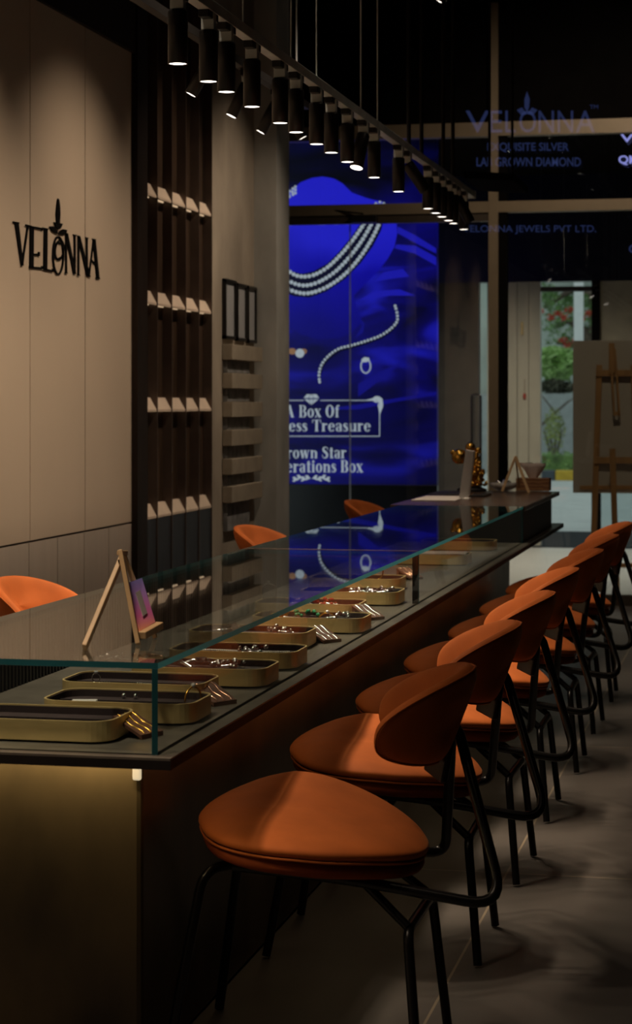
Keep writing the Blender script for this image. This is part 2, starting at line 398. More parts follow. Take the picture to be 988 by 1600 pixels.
# wall sign VELONNA, traced on the wall plane and cut 2 cm thick
def wp(cx, cy):  # crop pixel (scale 4.491) -> wall point
    return on_x(cx/4.491, 290+cy/4.491, XW)
sign = thing('wall_sign', 'black raised VELONNA letters with a flower bud emblem on the cream panel wall', 'sign', tuple(wp(395, 480)))
def stroke(pts, wd, th=.005):
    mb = MB(); P = [Vector(p) for p in pts]
    for a, b_ in zip(P[:-1], P[1:]):
        d = (b_-a).normalized(); nrm = Vector((-d.y, d.x)); w1 = wd*.43
        q = [a+nrm*w1, a-nrm*w1, b_-nrm*w1, b_+nrm*w1]
        mb.prism([wp(*v) + Vector((.001, 0, 0)) for v in q], (th, 0, 0))
    return mb
def merge(*ms):
    o = MB()
    for k_ in ms: o.add(k_.v, k_.f)
    o.sm = [False]*len(o.f); return o
def ell(cx, cy, rx, ry, wd, n_=22, a0=0, a1=2*math.pi, tilt=0):
    pts = []
    for i in range(n_+1):
        a = a0+(a1-a0)*i/n_; x, y = rx*math.cos(a), ry*math.sin(a)
        pts.append((cx+x*math.cos(tilt)-y*math.sin(tilt), cy+x*math.sin(tilt)+y*math.cos(tilt)))
    return stroke(pts, wd)
def poly(pts, th=.005): return MB().prism([wp(*v)+Vector((.001, 0, 0)) for v in pts], (th, 0, 0))
sl = {
 'letter_v': merge(poly([(98,262),(124,266),(158,562),(142,562)]), stroke([(150,556),(190,282)], 11), stroke([(86,256),(128,264)], 13), stroke([(174,278),(212,286)], 13)),
 'letter_e': merge(poly([(205,285),(231,288),(229,576),(203,572)]), stroke([(205,288),(292,304)], 14), stroke([(228,482),(270,484)], 13), stroke([(268,466),(268,496)], 11), stroke([(200,572),(292,580)], 14), stroke([(290,296),(290,318)],9), stroke([(290,564),(290,586)],9)),
 'letter_l': merge(poly([(304,302),(327,306),(324,590),(300,586)]), stroke([(292,298),(330,308)], 12), stroke([(296,586),(366,600)], 14), stroke([(364,584),(366,604)], 9)),
 'letter_o': merge(ell(403,490,36,132,12), ell(412,452,30,70,9,tilt=.1), stroke([(378,505),(400,515),(440,495)], 10), stroke([(385,420),(400,395),(420,410)], 9)),
 'letter_n': merge(stroke([(459,340),(459,612)], 12), poly([(452,330),(470,336),(528,622),(510,620)]), stroke([(519,345),(519,610)], 13), stroke([(508,346),(530,350)], 10), stroke([(450,612),(468,614)], 10)),
 'letter_n_second': merge(stroke([(546,352),(545,628)], 13), poly([(538,352),(556,356),(628,638),(606,638)]), stroke([(604,365),(606,630)], 11), stroke([(595,366),(613,370)], 10), stroke([(536,628),(555,630)], 10)),
 'letter_a': merge(poly([(646,375),(664,377),(692,650),(672,648)]), stroke([(652,380),(620,636)], 9), stroke([(634,520),(670,560)], 10), stroke([(668,648),(696,652)], 10), stroke([(612,636),(630,638)], 9), stroke([(642,376),(666,380)],8)),
}
for k_, mb in sl.items(): local(sign, mb).build('letter', M['black_matte'], sign)
bud = merge(poly([(402,90),(409,100),(415,150),(417,200),(413,262),(402,270),(391,262),(387,200),(391,150),(396,100)]),
            poly([(373,256),(388,262),(400,274),(412,264),(434,268),(424,292),(414,306),(400,308),(384,290)]),
            poly([(342,288),(368,286),(388,300),(398,322),(400,340),(380,334),(358,318)]),
            poly([(404,340),(412,318),(436,306),(464,312),(458,334),(436,346)]))
local(sign, bud).build('emblem', M['black_matte'], sign)

# shop front: posts, transoms, panes
def bx(a, b_, y0, y1, z0, z1): return MB().box(a, b_, y0, y1, z0, z1)
zt1 = (on_y(700, 334, YG).z, on_y(700, 317, YG).z); zt2 = (on_y(900, 210, YG).z, on_y(900, 188, YG).z)
xc0, xc1, xc2 = on_y(765, HY, YG).x, on_y(780, HY, YG).x, on_y(793, HY, YG).x
xl0, xl1, xl2 = on_y(425, HY, YG).x, on_y(436, HY, YG).x, on_y(450, HY, YG).x
struct(bx(xc0, xc1, YG-.05, YG+.06, 0, CEIL), 'trim_1', M['mullion'])
struct(bx(xc1, xc2, YG-.03, YG+.06, 0, CEIL), 'trim_2', M['black_matte'])
struct(bx(xl1, xl2-.01, YG-.05, YG+.06, 0, zt1[0]), 'trim_3', M['dark_frame'])
struct(bx(xl0-.3, xl1, YG-.05, YG+.06, 0, CEIL), 'trim_4', M['mullion'])
struct(bx(xl1, XR, YG-.045, YG+.05, zt1[0], zt1[1]), 'trim_5', M['mullion'])
struct(bx(xl1, XR, YG-.045, YG+.05, zt2[0], zt2[1]), 'trim_6', M['mullion'])
struct(bx(xc2, XR, YG-.03, YG+.05, 0, .075), 'trim_7', M['dark_frame'])
struct(bx(xl2, xc0, YG-.03, YG+.05, zt1[0]-.06, zt1[0]), 'trim_8', M['dark_frame'])
struct(bx(xl0, XR, YG-.01, YG+.05, zt2[1], CEIL), 'trim_9', M['black_matte'])
struct(bx(xl0, xl1+.02, YG-.06, YG+.03, zt1[1], zt2[0]), 'trim_10', M['mullion'])
sill = MB().box(xl0, XR, YG, YG+.05, 0, .012); struct(sill, 'trim_11', M['dark_frame'])
def pane(n_, x0, x1, z0, z1, y=YG):
    return struct(MB().box(x0, x1, y, y+.012, z0, z1), 'window_%d' % n_, M['pane'])
pane(1, xl1, xc0, zt1[1], zt2[0]); pane(2, xc2, XR, zt1[1], zt2[0]); pane(3, xc2, XR, .075, zt1[0])
# glass double door left of the column
xdm = on_y(547, HY, YG).x
dz1 = zt1[0]-.065
for i, (a, b_, nme) in enumerate(((xl2+.004, xdm-.003, 'door_1'), (xdm+.003, xc0-.004, 'door_2'))):
    d = struct(MB().box(a, b_, YG, YG+.012, .015, dz1), nme, M['pane'])
    MB().box(xdm-.0055 if i == 0 else xdm+.0025, xdm-.0025 if i == 0 else xdm+.0055, YG-.001, YG+.013, .015, dz1).build('door_edge', pm('pale_glass_edge', (.45,.5,.55), .2), d)  # pale strip where the two door leaves meet
    MB().box(a, b_, YG-.012, YG+.024, .015, .10).build('bottom_rail', M['dark_frame'], d)
hx = [on_y(v, HY, YG).x for v in (739, 753)]; hz = [on_y(746, v, YG).z for v in (790, 617)]
d2 = bpy.data.objects['door_2']
hm = MB().tube([(hx[0], YG-.05, hz[0]), (hx[0], YG-.05, hz[1]), (hx[1], YG-.05, hz[1]), (hx[1], YG-.05, hz[0])], .008, bend=.02)
hm.build('door_handle', pm('steel_handle', (.35,.38,.42), .25, metal=.9), d2)
ca = on_y(548, 337, YG-.08); cb = on_y(589, 347, YG-.08)
clo = MB().box(ca.x, cb.x, YG-.09, YG-.005, cb.z, ca.z)
clo.bar(((ca.x+cb.x)/2, YG-.09, ca.z+.01), (ca.x-.15, YG-.03, ca.z+.05), .02, .012)
clo.build('door_closer', M['black'], d2, bevel=.006)

# sign reflection beside the column, painted as faint glowing blue letters
gl = thing('window_lettering', 'painted reflection of faint blue VELONNA and slogan lettering on the upper shop-front glass by the column', 'lettering', (on_y(830, 300, YG-.08).x, YG-.08, 2.6))
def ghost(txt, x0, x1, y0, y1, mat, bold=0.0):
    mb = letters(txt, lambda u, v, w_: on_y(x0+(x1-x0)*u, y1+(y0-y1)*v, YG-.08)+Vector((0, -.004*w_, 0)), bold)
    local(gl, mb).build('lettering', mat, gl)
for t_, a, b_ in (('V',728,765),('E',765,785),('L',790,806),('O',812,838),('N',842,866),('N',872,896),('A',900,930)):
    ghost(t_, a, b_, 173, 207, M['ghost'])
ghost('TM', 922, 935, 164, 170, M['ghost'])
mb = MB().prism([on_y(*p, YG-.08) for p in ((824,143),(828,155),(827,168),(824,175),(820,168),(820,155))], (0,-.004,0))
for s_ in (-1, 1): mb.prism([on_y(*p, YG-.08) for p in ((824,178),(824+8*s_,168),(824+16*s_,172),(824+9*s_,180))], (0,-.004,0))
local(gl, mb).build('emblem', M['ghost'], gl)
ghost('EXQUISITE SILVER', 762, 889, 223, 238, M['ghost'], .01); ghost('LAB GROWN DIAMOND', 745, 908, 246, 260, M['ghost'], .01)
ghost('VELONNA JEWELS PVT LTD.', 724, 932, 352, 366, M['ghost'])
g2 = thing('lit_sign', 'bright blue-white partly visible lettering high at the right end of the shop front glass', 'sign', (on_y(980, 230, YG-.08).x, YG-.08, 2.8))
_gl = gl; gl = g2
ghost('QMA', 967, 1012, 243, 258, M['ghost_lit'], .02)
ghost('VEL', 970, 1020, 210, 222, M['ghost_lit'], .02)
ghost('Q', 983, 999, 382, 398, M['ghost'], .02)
gl = _gl

# ================================================================== vestibule and outside
YO = 20.6
struct(MB().box(-5.5, 5.0, YG, YO, -.05, -.001), 'floor_walkway', M['walk'])
struct(MB().box(-5.5, 5.0, YG+.1, YO+.2, 3.75, 3.85), 'ceiling_walkway', M['black_matte'])
struct(MB().box(-5.6, -5.5, YG, YO, 0, 3.8), 'wall_walkway', M['dim_wall'])
zh = on_y(860, 440, YO).z
def xo(px): return on_y(px, HY, YO).x
M['fascia'] = pm('fascia_dark_blue', (0.010, 0.011, 0.018), 0.3, var=.5, scale=2)
struct(MB().box(-5.5, 5.0, YO, YO+.15, zh, 3.8), 'wall_fascia', M['fascia'])
struct(MB().box(-5.5, xo(748), YO, YO+.15, 0, zh), 'wall_outer', M['dim_wall'])
M['cream_out'] = pm('cream_cladding', (0.42, 0.39, 0.31), 0.4, var=.05, scale=3)
pc = MB()
for a, b_ in ((762, 808.5), (809.5, 826.5), (827.5, 845)): pc.box(xo(a), xo(b_), YO-.02, YO+.12, .02, zh)
struct(pc, 'wall_cladding', M['cream_out'])
fx = on_y(820, HY, YO-.04).x
fl = thing('wall_fitting', 'small brass pull and red tag hanging on the cream cladding outside', 'fitting', (fx, YO-.03, on_y(820, 600, YO).z))
a = on_y(816, 523, YO-.03); local(fl, MB().cyl(a, a+Vector((0,0,.13)), .012)).build('brass_pull', M['brass'], fl)
a = on_y(820, 624, YO-.03); local(fl, MB().sph(a+Vector((0,0,.03)), .035, sc_=(.5,.3,1))).build('red_tag', M['ruby'], fl)
local(fl, MB().cyl(a+Vector((0,0,.06)), a+Vector((0,0,.20)), .003, 6)).build('cord', M['holder'], fl)
struct(MB().box(xo(925), xo(938), YO-.03, YO+.15, 0, zh), 'trim_12', M['black_matte'])
struct(MB().box(xo(845), xo(925), YO+.0, YO+.06, zh-.10, zh-.05), 'trim_13', M['dark_frame'])
M['beige_reflection'] = pm('beige_painted_reflection', (0.34, 0.30, 0.22), 0.3, var=.1)  # opaque pane, its beige reflection put into the base colour
struct(MB().box(xo(938), -.95, YO+.02, YO+.06, 1.3, zh), 'window_4', M['beige_reflection'])
struct(MB().box(xo(938), -.95, YO+.02, YO+.04, 0.0, 1.3), 'window_5', M['pane'])
struct(MB().box(-.95, 5.0, YO, YO+.15, 0, zh), 'wall_daylight_block', M['dim_wall'])  # added wall out of view that blocks daylight from the right
struct(MB().box(5.0, 5.1, YG, YO, 0, 3.8), 'wall_walkway_right', M['dim_wall'])
struct(MB().box(XR, 5.0, YG-.1, YG, 0, 3.8), 'wall_front_right', M['dim_wall'])
for i, (x, y, pw) in enumerate(((-2.3, 18.6, 430), (-1.2, 17.2, 40), (.8, 17.8, 40))):  # lamps added to brighten the cladding, board and walkway floor
    t = thing('walkway_fill_lamp', '%s added round recessed fill downlight in the walkway ceiling' % ('first', 'second', 'third')[i], 'downlight', (x, y, 3.75), 0, 'added fill downlights in the walkway ceiling')
    MB().lathe((0,0,0), [(.04,-.001),(.06,-.001),(.06,-.010),(.045,-.010),(.04,-.001)], 24).build('ring', M['black'], t)
    MB().cyl((0,0,-.002),(0,0,-.004), .040, 24).build('lamp_face', M['lamp_face'], t)
    l_ = bpy.data.lights.new('spot_light', 'SPOT'); l_.energy = pw; l_.spot_size = 2.2; l_.spot_blend = 1; l_.color = (1, .85, .68); l_.shadow_soft_size = .04
    o_ = bpy.data.objects.new('spot_light', l_); C.objects.link(o_); o_.parent = t; o_.location = (0,0,-.02)
pm_dark = pm('dark_step', (0.010, 0.012, 0.015), 0.8, spec=.1)
struct(MB().box(-5.5, 5, YO, YO+2.6, -.05, 0.004), 'floor_threshold', pm_dark)
M['ground'] = pm('pale_ground', (0.50, 0.52, 0.50), 0.8, var=.08, scale=2)
YK = 38.5
struct(MB().box(-22, 14, YO+2.6, 60, -.06, -.002), 'floor_forecourt', M['ground'])
# kerb stones, alternating black and yellow
ky = pm('yellow_paint', (0.55, 0.36, 0.03), 0.7); kb = pm('black_paint', (0.055, 0.07, 0.085), 0.7)
def xk(px): return on_y(px, HY, YK).x
kz = on_y(860, 735, YK).z; x = xk(868)
names = {0: 'yellow kerb block at the garden edge, seen beside the easel board', -1: 'black kerb block left of the yellow one at the garden edge', 1: 'black kerb block behind the easel board', -2: 'yellow kerb block behind the cream cladding', 2: 'yellow kerb block behind the easel, farther right'}
for i in range(-2, 3):
    o = MB().box(x+.5*i+.004 if 0 else x+.62*i, x+.62*(i+1)-.01, YK, YK+.25, -.02, kz).build('kerb_stone', ky if i % 2 == 0 else kb, bevel=.02)
    tag(o, names[i], 'kerb', 'kerb stones')
# garden wall
struct(MB().box(-14, 6, 42.5, 42.8, 0, on_y(860, 615, 42.5).z), 'wall_garden', pm('grey_render', (.34,.37,.37), .9, var=.1))
def leaves(mb, c, r, n_, s, mi=0, flat=1.0):
    c = Vector(c)
    for _ in range(n_):
        d = Vector((random.gauss(0,1), random.gauss(0,1), random.gauss(0,1))).normalized()*random.random()**.4
        p = c+Vector((d.x*r[0], d.y*r[1], d.z*r[2]))
        a = Vector((random.gauss(0,1), random.gauss(0,1), random.gauss(0,.6)*flat)).normalized(); b_ = a.cross(Vector((random.random(), random.random(), random.random()))).normalized()
        ss = s*random.uniform(.6, 1.3)
        mb.add([p-a*ss, p-b_*ss*.35, p+a*ss, p+b_*ss*.35], [(0,1,2,3)], mi)
    return mb
lg = pm('leaf_green', (.15,.27,.09), .5, var=.5, scale=3); lb = pm('leaf_bright', (.36,.54,.20), .5, var=.35, scale=3)
hg = pm('hedge_green', (.11,.20,.05), .6, var=.5, scale=6); ly = pm('leaf_yellow_green', (.25,.30,.08), .6, var=.4, scale=4)
fr = pm('red_flower', (.55,.07,.04), .6, var=.2); bk = pm('bark', (.10,.075,.055), .9, var=.4)
hd = thing('hedge', 'low clipped green hedge behind the painted kerb', 'hedge', (xk(870), 39.6, 0))
a = on_y(800, 755, 39.3); z1 = on_y(860, 707, 39.3).z
mb = MB().box(xk(820), xk(960), 39.2, 40.0, 0, z1-.06); mb2 = MB()
for i in range(26): leaves(mb2, (xk(825+i*5), 39.6, z1*.55), (.3,.5,z1*.5), 170, .035)
local(hd, mb).build('hedge_core', hg, hd); local(hd, mb2).build('foliage', [lb], hd)
def bush(name, label, cat, px, py, Y, rpx, rpz, n_, s, mat, flat=1, extra=None):
    c = on_y(px, py, Y); k_ = Y/F
    t = thing(name, label, cat, (c.x, Y, 0))
    mb = leaves(MB(), c, (rpx*k_, .6, rpz*k_), n_, s, 0, flat); local(t, mb).build('foliage', mat, t)
    st = MB()
    for i in range(4):
        st.tube([(c.x+.05*i-.08, Y, 0), (c.x+.06*i-.1, Y, c.z*.6), (c.x+.12*i-.2, Y, c.z)], [.035,.025,.012], 6)
    local(t, st).build('trunk', bk, t); return t
bush('flowering_shrub', 'small yellow-green shrub before the grey garden wall above the hedge', 'shrub', 866, 672, 41, 17, 36, 420, .05, ly)
bush('leafy_shrub', 'bright green shrub with long leaves above the grey garden wall', 'shrub', 868, 568, 44.9, 32, 26, 1100, .16, lb)
bush('dark_shrub', 'dark brown-green undergrowth on top of the grey garden wall', 'shrub', 870, 604, 43.6, 34, 11, 400, .09, pm('undergrowth', (.06,.06,.035), .8, var=.5))
tr = thing('flowering_tree', 'tree with curved branches and red blossom beyond the grey garden wall', 'tree', (on_y(905, 500, 47.3).x, 47.3, 0))
tb = MB()
P = lambda x, y: on_y(x, y, 47.3)
tb.tube([(P(935,620).x, 47.3, 0), P(925,560), P(915,520), P(890,500), P(870,510)], [.2,.16,.13,.09,.05], 8)
tb.tube([P(925,560), P(930,500), P(925,460), P(895,452), P(850,480)], [.15,.12,.1,.08,.05], 8)
tb.tube([P(915,520), P(900,540), P(870,535)], [.1,.08,.04], 8)
local(tr, tb).build('branches', bk, tr)
tf = MB(); rf = MB()
for i in range(34):
    c = P(random.uniform(840, 990), random.uniform(455, 545)) + Vector((0, random.uniform(-.8,.8), 0))
    leaves(tf, c, (.3,.3,.22), 60, .07)
for (x, y) in ((868,498),(878,492),(888,498),(895,487),(850,488),(925,492),(886,533),(892,540),(905,535),(930,540),(915,500)):
    leaves(rf, P(x, y)+Vector((0,-.9,0)), (.11,.1,.08), 60, .045)
local(tr, tf).build('foliage', lg, tr); local(tr, rf).build('blossom', fr, tr)
br_ = thing('bare_sapling', 'thin bare forked branch before the grey garden wall', 'branch', (on_y(850, 690, 42).x, 42, 0))
Q = lambda x, y: on_y(x, y, 42)
sb = MB().tube([(Q(842,700).x, 42, 0), Q(842,668), Q(868,645), Q(885,630), Q(900,620)], [.03,.03,.025,.02,.01], 6).tube([Q(868,645), Q(855,628), Q(843,614)], [.02,.018,.01], 6)
local(br_, sb).build('stem', bk, br_)
po = thing('lamp_post', 'white square post standing in the garden before the red-blossom tree', 'post', (on_y(904, 500, 41).x, 41, 0))
a = on_y(897, 440, 41); b_ = on_y(911, 440, 41)
local(po, MB().box(a.x, b_.x, 41, 41.18, 0, 4.6)).build('shaft', pm('white_paint', (.72,.74,.74), .6, var=.04), po)
local(po, MB().box(a.x-.06, b_.x+.06, 40.94, 41.24, 0, .12)).build('base', M['grey_stone'], po)
struct(MB().box(-16, 8, 52, 52.2, 0, 9), 'wall_neighbour', pm('pale_render', (.35,.40,.36), .9, var=.3, scale=.7))

# floor easel with white board outside the glass
YE = 15.75
ea = thing('floor_easel', 'orange pine floor easel seen from behind, holding a big white board', 'easel', (on_y(962, 900, YE).x, YE, 0))
def E(x, y, dy=0): return on_y(x, y, YE)+Vector((0, dy, 0))
def ebar(nm, x0, y0, x1, y1, w_, t=.022, dy=0, mat=None):
    mb = MB().bar(E(x0, y0, dy), E(x1, y1, dy), w_, t, up=(0,1,0))
    local(ea, mb).build(nm, mat or M['easel_wood'], ea, bevel=.003)
ebar('leg', 937, 570, 925, 935, .045); ebar('leg', 990, 570, 1003, 935, .045)
ebar('rear_leg', 960, 700, 967, 927, .045, .02, -.18)
ebar('crossbar', 932, 583, 996, 583, .05, .02, -.02); ebar('crossbar', 928, 719, 998, 719, .05, .02, -.02)
ebar('tray', 906, 762, 1022, 762, .03, .05, .04)
ebar('crossbar', 922, 883, 1005, 883, .035, .02, -.02)
mb = MB().bar(E(957, 536, -.04), E(957, 583, -.04), .045, .018, up=(0,1,0))
mb.bar(E(955, 545, -.045), E(961, 650, -.045), .016, .02, up=(0,1,0)); mb.bar(E(962, 545, -.045), E(969, 650, -.045), .016, .02, up=(0,1,0)); mb.bar(E(961, 646, -.045), E(970, 646, -.045), .03, .02, up=(0,1,0))
local(ea, mb).build('clamp', M['easel_wood'], ea, bevel=.003)
bo = MB().box(E(895, 0).x, E(1040, 0).x, YE+.03, YE+.055, E(0, 762).z, E(0, 538).z)
o = bo.build('display_board', pm('board_back', (0.50, 0.40, 0.32), .7, var=.04, scale=2), bevel=.003)
tag(o, 'big plain pale board standing on the orange floor easel outside the glass', 'board')

# LED screen in the vestibule
YS = 17.0
S = lambda x, y, f=0.0: on_y(x, y, YS)+Vector((0, -f, 0))
scr = thing('led_screen', 'tall blue jewellery advertising screen behind the glass doors', 'screen', (S(560, 700).x, YS, 0))
zb_ = S(560, 757).z; x0 = S(395, 0).x; x1 = S(683, 0).x
local(scr, MB().box(x0, x1, YS, YS+.08, zb_, S(560, 214).z)).build('display_panel', M['screen'], scr)
local(scr, MB().box(x0, x1, YS+.005, YS+.10, 0.0, zb_-.005)).build('plinth', M['fascia'], scr)
M['scr_obj'] = None
def flat(name, polys, mat, f=.004, th=.002):
    mb = MB()
    for p in polys: mb.prism([S(x, y, f) for (x, y) in p], (0, -th, 0))
    return local(scr, mb).build(name, mat, scr)
bustp = [(395,345),(420,320),(440,305),(458,296),(470,285),(488,278),(505,276),(522,279),(536,287),(550,301),(575,310),(600,316),(613,328),(620,345),(621,365),(617,385),(606,405),(590,425),(570,445),(553,462),(558,482),(565,495),(562,508),(550,520),(530,528),(500,530),(470,522),(440,505),(420,480),(400,440)]
flat('bust_image', [bustp], M['bust'], .003)
flat('fold_image', [[(622,354),(650,368),(682,388),(682,396),(650,380),(621,364)], [(620,382),(650,384),(682,402),(682,415),(648,396),(617,388)], [(585,440),(600,425),(630,420),(640,432),(610,436)], [(560,470),(585,455),(625,452),(650,462),(610,462)]], em('screen_fold', (0.015,0.013,0.55), .8), .002)
flat('fold_image', [[(500,640),(560,632),(620,622),(682,612),(682,617),(620,628),(560,640)], [(560,620),(600,590),(640,560),(600,578),(560,600)], [(555,490),(570,505),(568,520),(555,528),(566,510)]], em('screen_fold_dim', (0.006,0.005,0.26), .8), .002)
def bez(pts, n_):
    out = []; k_ = len(pts)-1; Ls = [0]
    for a, b_ in zip(pts[:-1], pts[1:]): Ls.append(Ls[-1]+math.dist(a, b_))
    def cr(i, t):
        p0 = pts[max(i-1,0)]; p1 = pts[i]; p2 = pts[i+1]; p3 = pts[min(i+2,k_)]
        return tuple(.5*((2*p1[j])+(-p0[j]+p2[j])*t+(2*p0[j]-5*p1[j]+4*p2[j]-p3[j])*t*t+(-p0[j]+3*p1[j]-3*p2[j]+p3[j])*t**3) for j in (0,1))
    for q in range(n_):
        s_ = Ls[-1]*q/(n_-1); i = 0
        while i < k_-1 and Ls[i+1] < s_: i += 1
        out.append(cr(i, (s_-Ls[i])/(Ls[i+1]-Ls[i])))
    return out
def beads(name, pts, step, r, mat, f=.006):
    Lt = sum(math.dist(a, b_) for a, b_ in zip(pts[:-1], pts[1:])); mb = MB()
    for (x, y) in bez(pts, int(Lt/step)+1): mb.sph(S(x, y, f), r*.84*YS/F, 8, sc_=(1,.3,1))
    return local(scr, mb).build(name, mat, scr)
s1 = [(578,333),(568,352),(552,375),(533,398),(512,418),(490,430),(470,432),(455,426),(440,412)]
s2 = [(588,334),(580,352),(566,376),(548,400),(525,424),(500,440),(478,446),(458,442),(440,430)]
s3 = [(598,334),(592,352),(580,376),(563,402),(540,428),(512,448),(484,458),(462,456),(440,446)]
flat('necklace_shade', [[(575,331),(603,331),(596,360),(583,385),(565,410),(540,436),(510,456),(484,465),(460,463),(440,455),(440,408),(456,424),(472,428),(490,424),(512,412),(530,394),(550,370),(565,348)]], M['scr_shadow'], .005)
for s_ in (s1, s2, s3): beads('necklace_image', s_, 6.3, 3.9, M['scr_white'], .010)
for k_ in range(3): beads('necklace_image', [(440+2*k_, 318-6*k_), (452+k_, 308-5*k_), (462, 302-5*k_)], 5.2, 2.7, M['scr_white'], .008)
beads('necklace_image', [(583,322),(592,316),(600,318)], 5, 2.7, M['scr_white'], .008)
br1 = [(618,478),(621,490),(621,502),(612,513),(596,524),(575,532),(552,539),(530,545),(514,556),(503,570),(499,585),(500,597)]
flat('bracelet_shade', [[(x+2, y+5) for x, y in br1]+[(x, y-1) for x, y in reversed(br1)]], M['scr_shadow'], .005)
beads('bracelet_image', br1, 5.2, 2.7, M['scr_white'], .009)
def ring2d(cx, cy, rx, ry, w_, n_=20, a0=0, a1=2*math.pi):
    out = []
    for i in range(n_):
        a = a0+(a1-a0)*i/n_; b_ = a0+(a1-a0)*(i+1)/n_
        out.append([(cx+rx*math.cos(a), cy+ry*math.sin(a)), (cx+rx*math.cos(b_), cy+ry*math.sin(b_)), (cx+(rx-w_)*math.cos(b_), cy+(ry-w_)*math.sin(b_)), (cx+(rx-w_)*math.cos(a), cy+(ry-w_)*math.sin(a))])
    return out
flat('ring_image', ring2d(572, 572, 8.5, 12, 2.0)+[[(565,562),(570,558),(577,559),(578,563),(573,566),(567,566)]], M['scr_white'], .006)
flat('earring_image', ring2d(469, 552, 7, 7, 6.5), M['scr_white'], .006); flat('earring_image', ring2d(457, 549, 6, 5, 5)+ring2d(475, 549, 5, 4, 3), M['scr_gold'], .005)
ln = .9
def line(x0, y0, x1, y1, w_=1.2):
    return [(x0, y0), (x1, y0), (x1, y0+w_), (x0, y0+w_)] if abs(x1-x0) > abs(y1-y0) else [(x0, y0), (x0+w_, y0), (x0+w_, y1), (x0, y1)]
flat('border_line', [line(420,625,475,625), line(501,625,590,625), line(420,681,594,681), line(593,640,593,681)], M['scr_white'], .006)
gem = [[(475,622),(480,616),(486,616),(482,622)], [(483,622),(487,616),(491,622)], [(492,622),(488,616),(495,616),(499,622)], [(476,624),(483,624),(486,632)], [(484,624),(490,624),(487,633)], [(491,624),(498,624),(488,632)]]
flat('gem_image', gem, M['scr_white'], .006)
orn = ring2d(589, 624, 6, 5, 2.2)+ring2d(595, 634, 4, 6, 1.8)+[[(572,625),(584,622),(592,619),(598,623),(599,632),(597,640),(594,648),(592,640),(594,630),(588,625)]]
flat('ornament_image', orn, M['scr_white'], .006)
lf = []
for s_ in (-1, 1):
    for i in range(4):
        cx = 487+s_*(6+6.5*i); cy = 746+(1.5 if i % 2 else -1)+abs(i-1.5)*.6
        lf.append([(cx-s_*5, cy+2), (cx, cy-3.6), (cx+s_*4, cy-3), (cx+s_*1, cy+2.6)])
        lf.append([(cx-s_*4, cy+1), (cx+s_*2, cy+4.5), (cx+s_*4.5, cy+3), (cx, cy)])
flat('ornament_image', lf, M['scr_white'], .006)
def g_rect(x0, y0, x1, y1): return [(x0,y0),(x1,y0),(x1,y1),(x0,y1)]
def g_path(pts, ws):
    out = []
    for i in range(len(pts)-1):
        (ax, ay), (bx_, by) = pts[i], pts[i+1]; L_ = math.hypot(bx_-ax, by-ay); nx, ny = -(by-ay)/L_, (bx_-ax)/L_
        w0, w1 = ws[i]/2, ws[i+1]/2
        out.append([(ax+nx*w0, ay+ny*w0), (ax-nx*w0, ay-ny*w0), (bx_-nx*w1, by-ny*w1), (bx_+nx*w1, by+ny*w1)])
    return out
def g_ring(cx, cy, rx, ry, T_=.19, t_=.06, a0=0, a1=360, n_=20):
    out = []
    for i in range(n_):
        a, b_ = (math.radians(a0+(a1-a0)*q/n_) for q in (i, i+1))
        P_ = lambda q, kx, ky: (cx+kx*math.cos(q), cy+ky*math.sin(q))
        out.append([P_(a, rx, ry), P_(b_, rx, ry), P_(b_, rx-T_, ry-t_), P_(a, rx-T_, ry-t_)])
    return out
def g_stem(x, h, w_=.18, s_=.07, top=True, bot=True):
    o = [g_rect(x, 0, x+w_, h)]
    if bot: o.append(g_rect(x-s_, 0, x+w_+s_, .05))
    if top: o.append(g_rect(x-s_, h-.05, x+(w_ if h < .9 else w_+s_), h))
    return o
XH = .70
